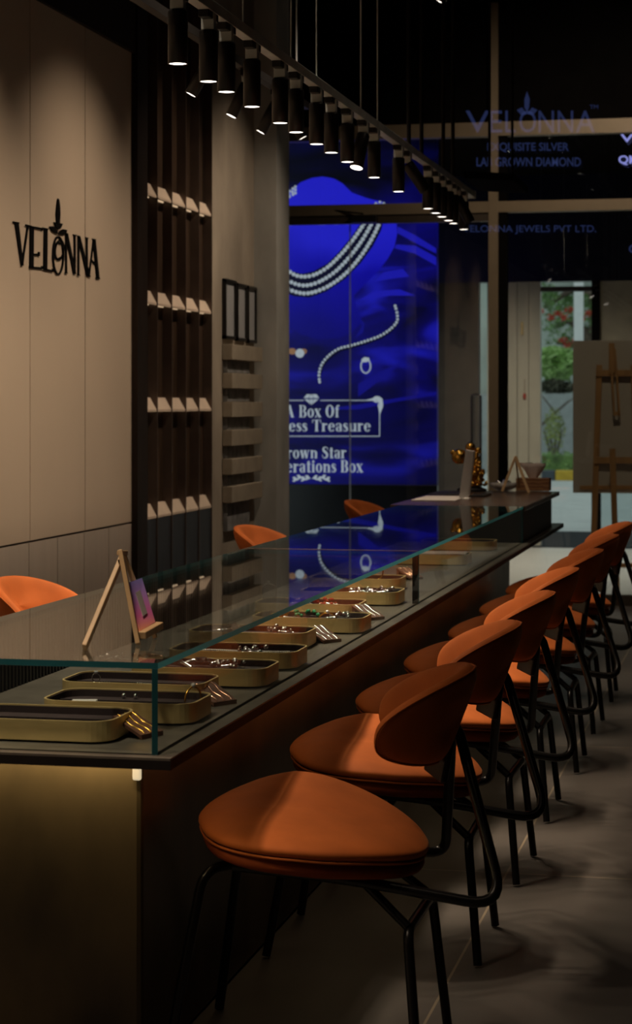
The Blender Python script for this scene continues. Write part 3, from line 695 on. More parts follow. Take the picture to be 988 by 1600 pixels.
GL = {
 'A': (g_path([(.08,0),(.36,1.0)], [.06,.07])+g_path([(.34,1.0),(.62,0)], [.2,.2])+[g_rect(.2,.3,.52,.35), g_rect(0,0,.18,.05), g_rect(.48,0,.78,.05)], .82),
 'B': (g_stem(.08,1.0)+g_ring(.36,.74,.28,.26,.18,.05,-90,90)+g_ring(.36,.26,.33,.28,.19,.05,-90,90), .74),
 'O': (g_ring(.38,.5,.38,.52,.2,.06), .80),
 'T': (g_stem(.28,1.0,.19)+[g_rect(0,.95,.75,1.0), g_rect(0,.74,.05,1.0), g_rect(.70,.74,.75,1.0)], .76),
 'S': (g_path([(.52,.72),(.50,.92),(.30,.98),(.12,.88),(.12,.68),(.30,.54),(.46,.40),(.50,.22),(.36,.04),(.16,.03),(.04,.16),(.03,.30)], [.04,.05,.07,.14,.18,.2,.2,.18,.12,.06,.05,.04]), .62),
 'o': (g_ring(.29,.35,.29,.37,.17,.05), .62),
 'e': (g_ring(.28,.35,.28,.37,.17,.05,5,325)+[g_rect(.12,.36,.52,.41)], .58),
 's': (g_path([(.38,.50),(.34,.66),(.20,.69),(.09,.60),(.12,.46),(.26,.36),(.36,.26),(.36,.12),(.22,.02),(.08,.04),(.03,.20)], [.04,.05,.07,.14,.17,.18,.17,.14,.07,.05,.04]), .46),
 'r': (g_stem(.06,XH)+g_path([(.22,.50),(.30,.64),(.42,.64),(.45,.56)], [.05,.08,.12,.13]), .52),
 'a': (g_stem(.34,.55,.16,.03,False)+g_path([(.06,.52),(.12,.66),(.28,.69),(.42,.62),(.43,.50)], [.14,.08,.05,.12,.16])+g_ring(.24,.20,.22,.21,.16,.05,60,300), .58),
 'u': (g_stem(.06,XH,.17,.05,True,False)+g_path([(.14,.12),(.24,.03),(.36,.08),(.46,.18)], [.14,.09,.06,.05])+g_stem(.44,XH,.17,.05), .68),
 'n': (g_stem(.06,XH,.17,.05)+g_path([(.2,.50),(.32,.64),(.46,.62),(.53,.48)], [.05,.07,.12,.17])+g_stem(.44,.52,.17,.05,False), .70),
 'w': (g_path([(.1,XH),(.27,0)], [.18,.16])+g_path([(.27,.02),(.42,.62)], [.05,.05])+g_path([(.44,XH),(.62,0)], [.18,.16])+g_path([(.62,.02),(.78,XH)], [.05,.05])+[g_rect(0,XH-.05,.24,XH), g_rect(.34,XH-.05,.56,XH), g_rect(.68,XH-.05,.90,XH)], .92),
 't': (g_stem(.12,.92,.17,.0,False,False)+[g_rect(0,XH-.05,.40,XH)]+g_path([(.2,.1),(.28,.02),(.40,.08)], [.16,.08,.05]), .44),
 'i': (g_stem(.06,XH,.17,.06)+g_ring(.145,.88,.1,.1,.1,.1), .33),
 'f': (g_stem(.10,.84,.17,.06,False)+[g_rect(0,XH-.05,.38,XH)]+g_path([(.18,.82),(.26,.97),(.40,.94)], [.17,.08,.12]), .42),
 'x': (g_path([(.08,XH),(.46,0)], [.18,.18])+g_path([(.46,XH-.02),(.08,.02)], [.05,.05])+[g_rect(0,0,.18,.05), g_rect(.34,0,.60,.05), g_rect(-.02,XH-.05,.24,XH), g_rect(.36,XH-.05,.54,XH)], .60),
 ' ': ([], .30)}
def words(txt, x0, x1, y0, y1, bold=0):
    ps = []; x = 0
    for ch in txt:
        g_, ad_ = GL[ch]; ps.append([[(px+x, py) for (px, py) in p] for p in g_]); x += ad_+.05
    mb = MB(); k_ = (x1-x0)/(x-.05)
    for gi in ps:
        for p in gi: mb.prism([S(x0+px*k_, y1+(y0-y1)*py, .007) for px, py in p], (0, -.002, 0))
    local(scr, mb).build('lettering', M['scr_white'], scr)
# (u, v) boxes: cap height top to baseline
words('A Box Of', 447, 531, 633, 652); words('ess Treasure', 452, 580, 656, 674)
words('rown Star', 449, 542, 698, 716); words('erations Box', 448, 568, 719, 738)

ORD = ['first','second','third','fourth','fifth','sixth','seventh','eighth','ninth','tenth','eleventh','twelfth','thirteenth','fourteenth','fifteenth','sixteenth','seventeenth','eighteenth','nineteenth','twentieth','twenty-first','twenty-second','twenty-third']
# ================================================================== main lighting track
UT = -1.6; ZT = H+.592*1.6           # lamp mouth height
yt1 = on_x(737, HY, UT).y; ZTR = ZT+.205
tk = thing('lighting_track', 'long grey suspended lighting track above the display counter', 'lighting track', (UT, 6, ZTR))
local(tk, MB().box(UT-.018, UT+.018, 1.2, yt1, ZTR, ZTR+.034)).build('rail', M['track'], tk, bevel=.002)
local(tk, MB().box(UT-.022, UT+.022, yt1, yt1+.02, ZTR-.005, ZTR+.037)).build('end_cap', M['track'], tk)
for i, px in enumerate((380, 455, 495, 564, 590, 639, 659, 693, 708)):
    y = on_x(px, HY, UT).y; r_ = .003 if i < 5 else .010
    local(tk, MB().cyl((UT, y, ZTR+.034), (UT, y, CEIL), r_, 8)).build('suspension_rod', M['track'] if i < 5 else M['black'], tk)
def lamp_proto(name, label, loc, tilt=0.0, yaw=0.0, r=.028, ln_=.155, side=1):
    """spotlight: adapter on the rail, bracket arm, tube with glowing mouth; origin at rail underside"""
    t = thing(name, label, 'spotlight', loc)
    MB().box(-.016, .016, -.055, .055, -.022, 0).build('adapter', M['black'], t, bevel=.002)
    MB().box(-.020, .020, -.012, .012, -.052, -.002).build('bracket', M['track'], t, bevel=.002)
    hd_ = bpy.data.objects.new('lamp_head', None)
    mb = MB()
    k = 24; prof = [(.001, -.004), (r*.9, -.004), (r, -.010), (r, -ln_+.0), (r*.90, -ln_), (r*.88, -ln_+.006)]
    mb.lathe((0,0,0), prof, k)
    a = mb.build('lamp_head', M['black'], t, fix=False); a.location = (0, 0, -.050); a.rotation_euler = (0, tilt, yaw)
    f = MB().cyl((0,0,-ln_+.004), (0,0,-ln_+.002), r*.89, k).build('lamp_face', M['lamp_face'], a)
    return t, a
def spot(parent, loc, power, size, blend=.6, col=(1.0, .78, .56), radius=.025):
    l = bpy.data.lights.new('spot_light', 'SPOT'); l.energy = power; l.spot_size = math.radians(size); l.spot_blend = blend; l.color = col; l.shadow_soft_size = max(radius, .045)
    o = bpy.data.objects.new('spot_light', l); C.objects.link(o); o.parent = parent; o.location = loc
    return o
pxs = [(282,0,0), (330,0,0), (358,0,0), (398,0,0), (442,0,0), (467,0,0), (499,0,0), (522,0,0), (547,0,0), (572,.35,1.2), (589,0,0), (627,0,0), (640,-.6,.3), (673,0,0), (685,0,0), (695,0,0), (705,0,0), (713,0,0), (718,-.5,.4), (729,0,0)]
for i, (px, ti, ya) in enumerate([(3.0,0,0), (3.5,0,0), (4.0,0,0)]+pxs):  # three out-of-view lamps added at the near end to brighten trays and first seat
    y = px if px < 10 else on_x(px-4, HY, UT).y
    lab = '%s black %sspotlight from the near end of the long suspended track' % (ORD[i], 'tilted ' if ti else 'upright ')
    t, a = lamp_proto('track_spotlight', lab, (UT, y, ZTR), ti, ya)
    t['group'] = 'spotlights on the long suspended track'
    spot(a, (0, 0, -.158), 46.0 if i < 12 else 15.0, 84, .9)
# second track, near the show wall, with spots turned to the wall
UT2 = -2.15; Z2 = 2.86
t2 = thing('lighting_track', 'shorter dark lighting track near the cream wall', 'lighting track', (UT2, 5, Z2))
local(t2, MB().box(UT2-.018, UT2+.018, 3.0, 9.6, Z2, Z2+.034)).build('rail', M['black'], t2)
for y in (4.0, 7.0, 9.4): local(t2, MB().cyl((UT2, y, Z2+.034), (UT2, y, CEIL), .004, 8)).build('suspension_rod', M['track'], t2)
for i, (y, ti, ya) in enumerate(((7.85, .50, .2), (8.45, .45, .3), (9.0, .5, .2), (9.2, -.5, .3))):
    t, a = lamp_proto('wall_spotlight', '%s tilted black spotlight on the dark track near the cream wall' % ORD[i], (UT2, y, Z2), ti, ya, r=.026)
    t['group'] = 'spotlights on the dark track'
    spot(a, (0, 0, -.158), 8.0, 60, 1.0)
# wall washers on a high track above the picture, added to brighten the cream wall
t3 = thing('lighting_track', 'added high black lighting track under the ceiling, washing the cream wall', 'lighting track', (-1.75, 6, 3.95))
local(t3, MB().box(-1.768, -1.732, 1.0, 12.4, 3.95, 3.984)).build('rail', M['black'], t3)
for y in (2.0, 7.0, 12.0): local(t3, MB().cyl((-1.75, y, 3.984), (-1.75, y, CEIL), .004, 8)).build('suspension_rod', M['track'], t3)
for i, (y, pw, ti, ya) in enumerate(((2.2, 150, .36, 0), (3.9, 150, .36, 0), (5.6, 150, .36, 0), (7.3, 165, .36, 0), (8.9, 140, .36, 0), (10.6, 80, .50, 0), (11.7, 75, .50, 0))):
    t, a = lamp_proto('added_wall_washer', '%s added black spotlight from the near end of the high track under the ceiling' % ORD[i], (-1.75, y, 3.95), ti, ya)
    t['group'] = 'added wall washers on the high track'
    spot(a, (0, 0, -.158), pw, 82, 1.0, col=(1.0, .78, .57))
# downlights added in the ceiling as general fill
for i, (x, y, pw) in enumerate(((-.4, 3.0, 6), (-.4, 8.0, 10), (-.9, 12.6, 135), (.9, 10.5, 20))):
    t = thing('ceiling_fill_lamp', '%s added round recessed fill downlight in the dark ceiling' % ORD[i], 'downlight', (x, y, CEIL), 0, 'added fill downlights in the dark ceiling')
    MB().lathe((0,0,0), [(.04,-.001),(.06,-.001),(.06,-.010),(.045,-.010),(.04,-.001)], 24).build('ring', M['black'], t)
    MB().cyl((0,0,-.002),(0,0,-.004), .040, 24).build('lamp_face', M['lamp_face'], t)
    l_ = spot(t, (0,0,-.02), pw, 110, 1.0)
    if i in (2, 4): l_.rotation_euler = (math.radians(42), 0, 0)
# dark hanging panel end near the column
hp = MB().prism([(-1.62, 11.2, 2.69), (-1.34, 11.2, 2.67), (-1.34, 11.9, 2.67), (-1.62, 11.9, 2.69)], (0,0,.04))
o = hp.build('ceiling_panel', M['black_matte'], bevel=.005)
tag(o, 'small dark flat panel hanging beyond the end of the long lighting track', 'panel')
hp2 = MB().cyl((-1.5, 11.4, 2.70), (-1.5, 11.4, CEIL), .008, 8).cyl((-1.42, 11.8, 2.70), (-1.42, 11.8, CEIL), .008, 8).build('suspension_rod', M['black'], o)

# ================================================================== frames and stone ledges on the plaster
fy = [(347, 364, 433, 530), (366, 381, 440, 533), (383, 396, 444, 536)]
fl_ = ['leftmost of three narrow black framed sheets on the plaster wall', 'middle of three narrow black framed sheets on the plaster wall', 'rightmost of three narrow black framed sheets on the plaster wall']
for i, (a, b_, c, d) in enumerate(fy):
    ya, yb = yx(a, XW), yx(b_, XW); z1_ = on_x((a+b_)/2, c+4, XW).z; z0_ = on_x((a+b_)/2, d, XW).z
    f = thing('wall_frame', fl_[i], 'picture frame', (XW, (ya+yb)/2, (z0_+z1_)/2), 0, 'framed sheets on the plaster wall')
    w_ = (yb-ya)/2; h_ = (z1_-z0_)/2; q = .018
    MB().box(.002, .024, -w_, w_, h_-q, h_).box(.002, .024, -w_, w_, -h_, -h_+q).box(.002, .024, -w_, -w_+q, -h_, h_).box(.002, .024, w_-q, w_, -h_, h_).build('frame', M['black'], f)
    MB().box(.004, .012, -w_+q, w_-q, -h_+q, h_-q).build('sheet', pm('framed_sheet', (.42,.43,.45), .25, var=.04), f)
bys = [(538,562),(583,607),(628,652),(672,697),(717,742),(760,786)]
rk = thing('stone_ledge_rack', 'column of six pale stone ledges mounted on the plaster wall under the frames', 'wall ledges', (XW, yx(370, XW), 1.3))
ya, yb = yx(347, XW), yx(396, XW)
for i, (a, b_) in enumerate(bys):
    z1_ = on_x(347, a, XW).z; z0_ = on_x(347, b_, XW).z
    local(rk, MB().box(XW+.002, XW+.062, ya, yb-.01, z0_, z1_)).build('ledge', M['ledge_stone'], rk, bevel=.003)
    zn = on_x(347, bys[i+1][0], XW).z if i < 5 else z0_-.17
    local(rk, MB().box(XW+.002, XW+.028, ya+.02, yx(383, XW), zn+.004, z0_-.004)).build('backing_block', M['grey_stone'], rk)

# ================================================================== display counter
ZG = .935; ZD = .752; ZSL = .729
XG, YG0 = -1.174, 3.899; XS, YS0 = -1.138, 3.866; XBK = -1.80
XBs, YB0 = -1.306, 4.219
yj = on_x(655, HY, XG).y; yend = on_x(818, HY, XG).y; yf = on_x(862, HY, XG).y; ybase = on_x(797, HY, XBs).y
co = thing('display_counter', 'long glass-topped jewellery display counter on a patinated bronze base', 'counter', (-1.5, 7, 0))
local(co, MB().box(-1.74, XBs, YB0, ybase, 0.0, ZSL)).build('base', M['bronze'], co, bevel=.012)
local(co, MB().box(XBK-.05, XS, YS0, yf+.35, ZSL, ZSL+.0185)).build('slab_edge', M['slab_edge'], co)
local(co, MB().box(XBK-.05, XS-.001, YS0+.001, yf+.35, ZSL+.0185, ZD)).build('deck', M['slab'], co)
GT = .012
def gbox(name, x0, x1, y0, y1, z0, z1, thin):
    mb = MB(); mb.box(x0, x1, y0, y1, z0, z1)
    for i, f in enumerate(mb.f):
        ax = (2, 2, 1, 1, 0, 0)[i]          # axis each face looks along
        mb.m[i] = 0 if ax == thin else 1
    return local(co, mb).build(name, [M['glass'] if name == 'glass_top' else M['glass_front'], M['glass_edge']], co)
gbox('glass_top', XBK, XG, YG0, yj-.002, ZG-GT, ZG, 2)
gbox('glass_top', XBK, XG, yj+.002, yend, ZG-GT, ZG, 2)
gbox('glass_front', XG-GT, XG, YG0+.0, yj-.002, ZD, ZG-GT-.0005, 0)
gbox('glass_front', XG-GT, XG, yj+.002, yend, ZD, ZG-GT-.0005, 0)
gbox('glass_end', XBK, XG-GT-.0005, YG0, YG0+GT, ZD, ZG-GT-.0005, 1)
local(co, MB().box(XG-.022, XG-.002, yj-.010, yj+.002, ZD, ZG-GT)).build('joint_strip', M['black'], co)
local(co, MB().box(XBK, XG-.005, yj-.0035, yj+.0035, ZG-.004, ZG+.001)).build('top_joint', M['fin_metal'], co)
# back of the case: dark ribbed door panels
bk_ = MB(); y = YG0+GT+.01
bk_.box(XBK-.012, XBK, YG0, yend, ZD, ZG-GT)
while y < yend-.02: bk_.box(XBK, XBK+.004, y, y+.012, ZD, ZG-GT-.002); y += .024
local(co, bk_).build('back_panel', M['cab'], co)
# end cabinet with brown top
local(co, MB().box(XBK-.05, XG+.001, yend+.006, yf, ZD, ZG-.022)).build('end_cabinet', M['cab'], co)
local(co, MB().box(XBK-.05, XG+.012, yend+.002, yf+.35, ZG-.022, ZG+.001)).build('stone_top', M['brown_top'], co, bevel=.002)
local(co, MB().box(XBK-.05, XG-.25, yf, yf+.30, ZD, ZG-.022)).build('cabinet_return', M['cab'], co)
# warm light strip under the slab at the near end and along the customer side
local(co, MB().box(-1.72, XBs-.012, YB0-.022, YB0-.012, ZSL-.006, ZSL-.001)).build('light_strip', em('strip_glow', (1.0,.70,.32), 4.0), co)
local(co, MB().box(XBs-.018, XBs+.001, YB0-.014, YB0-.002, ZSL-.088, ZSL-.002)).build('strip_end', em('strip_end_glow', (1.0,.80,.50), .6), co, bevel=.004)
area('strip_light', (-1.52, YB0-.05, ZSL-.012), (math.radians(28), 0, 0), .44, .01, 1.3, (1.0, .74, .36))
area('strip_light', (XBs+.03, 7.2, ZSL-.012), (0, math.radians(-20), 0), .01, 6.0, 1.0, (1.0, .70, .38))

# ------------------------------------------------------------------ brass trays
def rrect(lx, ly, r, k=7):
    out = []
    for (cx, cy, a0) in ((lx/2-r, ly/2-r, 0), (-lx/2+r, ly/2-r, 90), (-lx/2+r, -ly/2+r, 180), (lx/2-r, -ly/2+r, 270)):
        for i in range(k+1):
            a = math.radians(a0+90*i/k); out.append((cx+r*math.cos(a), cy+r*math.sin(a)))
    return out
def wall_loop(mb, o, i_, z0, z1, mi=0):
    k = len(o); vs = [(x, y, z0) for x, y in o]+[(x, y, z1) for x, y in o]+[(x, y, z1) for x, y in i_]+[(x, y, z0) for x, y in i_]
    fs = []
    for j in range(k):
        j2 = (j+1) % k
        for q in range(4): q2 = (q+1) % 4; fs.append((q*k+j, q*k+j2, q2*k+j2, q2*k+j))
    mb.add(vs, fs, mi, False); return mb
TLX, TLY, TH_ = .350, .205, .046
trp = thing('jewellery_tray', '', 'tray', (0,0,0), 0, 'brass jewellery trays in the case')
wall_loop(MB(), rrect(TLX, TLY, .05), rrect(TLX-.009, TLY-.009, .046), .004, TH_).build('rim', M['brass'], trp)
mb = MB(); P0 = rrect(TLX-.010, TLY-.010, .045)
mb.prism([(x, y, .022) for x, y in P0], (0,0,.006))
wall_loop(mb, rrect(TLX-.0095, TLY-.0095, .0455), rrect(TLX-.013, TLY-.013, .044), .022, TH_-.003)
mb.box(-TLX/2+.012, TLX/2-.012, .012, .016, .028, .033)
mb.build('lining', M['tray_in'], trp)
MB().prism([(x, y, 0) for x, y in rrect(TLX-.022, TLY-.022, .045)], (0,0,.005)).build('foot', M['black_matte'], trp)
# customer-side row: right end pixel and front rim pixel row
TR = [(175,1127,'plum-lined brass tray at the near end of the case, cut by the left picture edge'),
      (303,1100,'second brass tray from the near glass end, holding a white tag'),
      (317,1070,'third brass tray from the near glass end, holding a long bright chain'),
      (415,1046,'brass tray with silver watches and rings near the mini easel'),
      (462,1020,'brass tray holding a pearl strand, behind the tray of watches'),
      (478,990,'brass tray with a silver cluster, sixth from the near glass end'),
      (567,967,'brass tray with green and gold pieces at the middle of the near case'),
      (560,945,'brass tray with red stone pieces at the middle of the near case'),
      (622,926,'brass tray with pale stones shortly before the case joint'),
      (625,905,'last brass tray before the case joint')]
tlist = []
for i, (px, py, lab) in enumerate(TR):
    p = on_z(px, py, ZD+TH_)
    t = trp if i == 0 else copy_tree(trp)
    yc = p.y+TLY/2-.02
    if i and yc-tlist[-1][1] < TLY+.012: yc = tlist[-1][1]+TLY+.012
    xc = max(p.x-TLX/2, XBK+TLX/2+.02) if i else p.x-TLX/2
    t.location = (xc, yc, ZD+.001); t['label'] = lab; tlist.append((xc, yc))
y2 = on_z(700, 880, ZD+TH_).y
for (px, py, lab) in ((752, 868, 'brass tray covered by a white sheet in the far case'), (735, 846, 'farthest brass tray in the far case')):
    t = copy_tree(trp); p = on_z(px, py, ZD+TH_); t.location = (-1.42, p.y+.1, ZD); t['label'] = lab; last = p.y+.1
    if 'white' in lab:
        o = MB().box(-.15, .15, -.09, .09, TH_, TH_+.003).build('paper_sheet', M['paper'], loc=(-1.41, last, ZD)); o.rotation_euler.z = .08
        tag(o, 'white sheet lying on a brass tray in the far case', 'paper')

# ------------------------------------------------------------------ jewellery
def jew(kind, x, y, z, label, rz=0, s=1.0, mat=None, grp=None):
    t = thing(kind, label, {'pearl_strand':'necklace','chain_bracelet':'bracelet','finger_ring':'ring','earring_pair':'earrings','wrist_watch':'watch','bangle':'bangle','bracelet_stand':'bracelet stand','brooch':'brooch'}[kind], (x, y, z), rz, grp)
    if kind in ('pearl_strand', 'chain_bracelet'):
        mb = MB(); n_ = int(46*s); r_ = .0032 if kind == 'pearl_strand' else .0022
        for i in range(n_):
            a = i/(n_-1); mb.sph(((a-.5)*.26*s, .012*math.sin(a*7+x*9), r_), r_, 6)
        mb.build('beads', mat or M['pearl'], t)
        MB().box(.13*s, .13*s+.008, -.003, .007, 0, .005).build('clasp', M['silver'], t)
    elif kind == 'finger_ring':
        MB().tube([(.010*math.cos(a), 0, .011+.010*math.sin(a)) for a in [i*2*math.pi/16 for i in range(16)]], .0014, 6, closed=True).build('band', mat or M['silver'], t)
        MB().lathe((0,0,.021), [(.001,.006),(.004,.006),(.006,.003),(.001,-.002)], 8).build('stone', M['crystal'], t)
    elif kind == 'bangle':
        MB().tube([(.03*math.cos(a), 0, .032+.03*math.sin(a)) for a in [i*2*math.pi/24 for i in range(24)]], .0025, 6, closed=True).build('band', mat or M['gold'], t)
        MB().sph((0,0,.065), .006, 8).build('stone', M['crystal'], t)
    elif kind == 'wrist_watch':
        MB().cyl((0,0,.012), (0,0,.022), .017, 20).build('watch_case', mat or M['silver'], t)
        MB().tube([(0,-.05,.004),(0,-.022,.014),(0,.022,.014),(0,.05,.004)], .007, 8, bend=.01).build('strap', mat or M['silver'], t)
    elif kind == 'bracelet_stand':
        t.scale = (.8, .8, .8)
        mb = MB()
        mb.prism([(-.045,-.05,.0),(.045,-.05,0),(.045,-.05,.012),(-.045,-.05,.012)], (0,.005,0))
        mb.obox((0,0,.028), (.045,0,0), (0,.048,.022), (0,-.002,.0035)); mb.box(-.045,.045,.03,.046,0,.045)
        mb.build('stand', M['holder'], t)
        for q in range(3):
            MB().tube([(-.028+.028*q+.004*math.sin(v*9), -.045+.09*v, .012+.042*v) for v in [i/8 for i in range(9)]], .0028, 6).build('bracelet', mat or M['rose'], t)
    elif kind == 'earring_pair':
        for q in (-1, 1):
            MB().sph((q*.014,0,.006), .006, 8).build('earring', mat or M['silver'], t)
    elif kind == 'brooch':
        t.scale = (1.4, 1.4, 1.25)
        mb = MB(); rr = random.Random(int(abs(x*1000)))
        for q in range(14): mb.sph((rr.uniform(-.028,.028), rr.uniform(-.02,.02), rr.uniform(.004,.018)), rr.uniform(.003,.006), 6)
        mb.build('stones', mat or M['silver'], t)
        MB().tube([(-.03,0,.003),(0,.012,.005),(.03,0,.003)], .0018, 6).build('pin', M['silver'], t)
    return t
def tz(i, dx, dy): return tlist[i][0]+dx, tlist[i][1]+dy+.035, ZD+.0295
zt_ = .0
jew('finger_ring', *tz(0, -.14, .04), 'single ring in the nearest tray at the left picture edge', .4)
o = MB().box(-.028, .028, -.012, .012, 0, .006).build('price_tag', M['white'], loc=tz(1, -.10, -.04), bevel=.001); o.rotation_euler.z = .2
tag(o, 'small white tag lying in the second brass tray', 'tag')
jew('earring_pair', *tz(1, -.02, .04), 'pair of small silver studs in the second brass tray')
jew('chain_bracelet', *tz(2, .02, -.03), 'long bright silver chain across the third brass tray', .0, 1.05, M['silver'])
jew('finger_ring', *tz(2, -.12, -.01), 'little ring at the left of the third brass tray', .3)
jew('wrist_watch', *tz(3, -.08, -.02), 'square silver watch at the left of the fourth tray', 1.1)
jew('wrist_watch', *tz(3, -.03, .03), 'silver watch lying beside the square watch in the fourth tray', 2.0)
jew('brooch', *tz(3, .05, .0), 'silver stone cluster at the right of the fourth tray', 0, 1, M['silver'])
jew('pearl_strand', *tz(4, .0, -.01), 'straight white pearl strand in the fifth tray', .02)
jew('brooch', *tz(4, .04, -.05), 'silver cluster in front of the pearl strand in the fifth tray')
jew('brooch', *tz(5, .07, .0), 'silver cluster at the right end of the sixth tray', .4, 1, M['silver'])
jew('brooch', *tz(5, -.09, .02), 'rose-gold cluster at the left end of the sixth tray', .1, 1, M['rose'])
jew('brooch', *tz(6, -.10, -.02), 'gold cluster at the left of the seventh tray', .2, 1, M['gold'])
jew('brooch', *tz(6, -.04, .03), 'green emerald cluster in the seventh tray', .6, 1, M['emerald'])
jew('brooch', *tz(6, .07, .0), 'silver flower cluster at the right of the seventh tray')
jew('brooch', *tz(7, .04, .0), 'red stone cluster in the eighth tray', .3, 1, M['ruby'])
jew('brooch', *tz(7, -.05, .0), 'pink-gold cluster left of the red stones in the eighth tray', .3, 1, M['rose'])
jew('brooch', *tz(8, .02, .0), 'silver cluster on the left side of the ninth tray')
jew('brooch', *tz(8, .10, .0), 'silver cluster on the right side of the ninth tray')
jew('bangle', *tz(9, .06, .0), 'upright gold bangle in the last tray before the joint', .3)
def dk(px, py): p = on_z(px, py, ZD); return min(p.x, XG-.075), p.y, ZD+.001
jew('bracelet_stand', *dk(215, 1150), 'small leather bracelet stand at the near glass corner', 1.2, 1, M['gold'])
jew('bracelet_stand', *dk(352, 1100), 'brown bracelet stand with rose-gold bands beside the fourth tray', 1.0)
jew('bangle', *dk(330, 1118), 'gold bangle with a white stone standing at the front glass', 1.2)
jew('bracelet_stand', *dk(505, 1003), 'bracelet stand with bright silver bars beside the seventh tray', 1.0, 1, M['silver'])
jew('bangle', *dk(512, 990), 'gold hoop standing behind the stand with silver bars', .2)
jew('bracelet_stand', *dk(585, 968), 'grey bracelet stand at the front glass beside the ninth tray', 1.0, 1, M['silver'])
jew('bracelet_stand', *dk(640, 905), 'rose-gold bracelet stand right before the joint', 1.0, 1, M['rose'])
# coils seen through the top: second row near the back of the case
for (px, py, k_, lab, mt) in ((232, 1022, 'brooch', 'rose-gold coil cluster under the mini easel', 'rose'), (176, 1022, 'brooch', 'little silver cluster left of the mini easel foot', 'silver'),
    (420, 930, 'bangle', 'silver bangle on the back row of the case', 'silver'), (455, 955, 'pearl_strand', 'curled pearl strand on the back row of the case', 'pearl'),
    (610, 905, 'brooch', 'rose-gold cluster on the back row near the joint', 'rose')):
    p = on_z(px, py, ZD+.02); jew(k_, max(p.x, XBK+.05), p.y, ZD, lab, .5, 1, M[mt])

# ------------------------------------------------------------------ mini easel with sample card on the glass
me_ = thing('mini_easel', 'small pale wooden easel standing on the glass top near the left', 'easel', tuple(on_z(200, 1015, ZG)))
D0 = 4.42
def atd(px, py, d):
    l = (px-CX)/F*d; return Vector((l*RX+d*FX, l*RY+d*FY, H-(py-HY)*d/F))
top = atd(190, 866, D0)
foot_b = on_z(132, 1012, ZG+.004)
foot_f = atd(216, 1018, D0-.06); foot_f.z = ZG+.002; foot_g = atd(243, 1008, D0+.06); foot_g.z = ZG+.002
for nm, a, b_, w_ in (('rear_leg', top+Vector((0,0,-.01)), foot_b, .022), ('front_leg', atd(188, 860, D0-.012), foot_f, .026), ('front_leg', atd(194, 868, D0+.04), foot_g, .013)):
    local(me_, MB().bar(a, b_, w_, .010, up=(RX, RY, 0))).build(nm, M['wood'], me_, bevel=.0015)
local(me_, MB().bar(atd(186, 864, D0-.0), atd(197, 864, D0+.05), .010, .010)).build('top_block', M['wood'], me_, bevel=.001)
local(me_, MB().cyl(atd(186, 876, D0-.018), atd(186, 876, D0-.024), .0028, 10)).build('screw', M['black'], me_)
local(me_, MB().bar(atd(222, 993, D0-.058), atd(250, 977, D0+.030), .018, .016)).build('card_ledge', M['wood'], me_, bevel=.002)
m, n, L, b = nt('gradient_card')
tc = n.new('ShaderNodeTexCoord'); sx = n.new('ShaderNodeSeparateXYZ'); L.new(tc.outputs['Object'], sx.inputs[0])
mr = n.new('ShaderNodeMapRange'); mr.inputs[1].default_value = -.055; mr.inputs[2].default_value = .055; L.new(sx.outputs['Z'], mr.inputs[0])
r = n.new('ShaderNodeValToRGB'); e = r.color_ramp.elements; e[0].position = 0; e[0].color = (1,.42,.20,1); e[1].position = 1; e[1].color = (.28,.28,.80,1); x = e.new(.3); x.color = (.90,.20,.55,1); x = e.new(.65); x.color = (.55,.30,.78,1)
L.new(mr.outputs[0], r.inputs[0]); L.new(r.outputs[0], b.inputs['Base Color']); b.inputs['Roughness'].default_value = .4
q = [atd(199, 911, D0-.012), atd(222, 903, D0+.062), atd(243, 972, D0+.022), atd(219, 986, D0-.052)]
cc = sum(q, Vector())/4; nrm = (q[1]-q[0]).cross(q[3]-q[0]).normalized()
cd = thing('sample_card', 'pink and purple gradient card with a grey strip standing on the mini easel', 'card', tuple(cc))
local(cd, MB().prism(q, nrm*.004)).build('card', m, cd)
def qi(u, v): return (q[0]*(1-u)+q[1]*u)*(1-v)+(q[3]*(1-u)+q[2]*u)*v
sgn = -1 if nrm.dot(Vector((0,-1,0))) < 0 else 1
local(cd, MB().prism([qi(.32,.25)+nrm*.0045*1, qi(.62,.23)+nrm*.0045, qi(.66,.74)+nrm*.0045, qi(.36,.76)+nrm*.0045], nrm*.001)).build('grey_strip', M['paper'], cd)
local(cd, MB().prism([qi(.32,.25)-nrm*.0005, qi(.62,.23)-nrm*.0005, qi(.66,.74)-nrm*.0005, qi(.36,.76)-nrm*.0005], -nrm*.001)).build('grey_strip', M['paper'], cd)

# ------------------------------------------------------------------ things at the far end of the counter
def T(px, py): return on_z(px, py, ZG+.0015)
p = T(724, 780)
wc = thing('leaning_card', 'tall narrow white card standing on the counter before the gold ornament', 'card', tuple(p))
d_ = (p.x*FX+p.y*FY)
local(wc, MB().prism([atd(717, 781, d_), atd(733, 774, d_+.05), atd(741, 705, d_+.05), atd(728, 703, d_)], (.004, .02, 0))).build('panel', M['white'], wc)
local(wc, MB().box(p.x-.03, p.x+.03, p.y+.0, p.y+.10, ZG, ZG+.006)).build('foot', M['white'], wc)
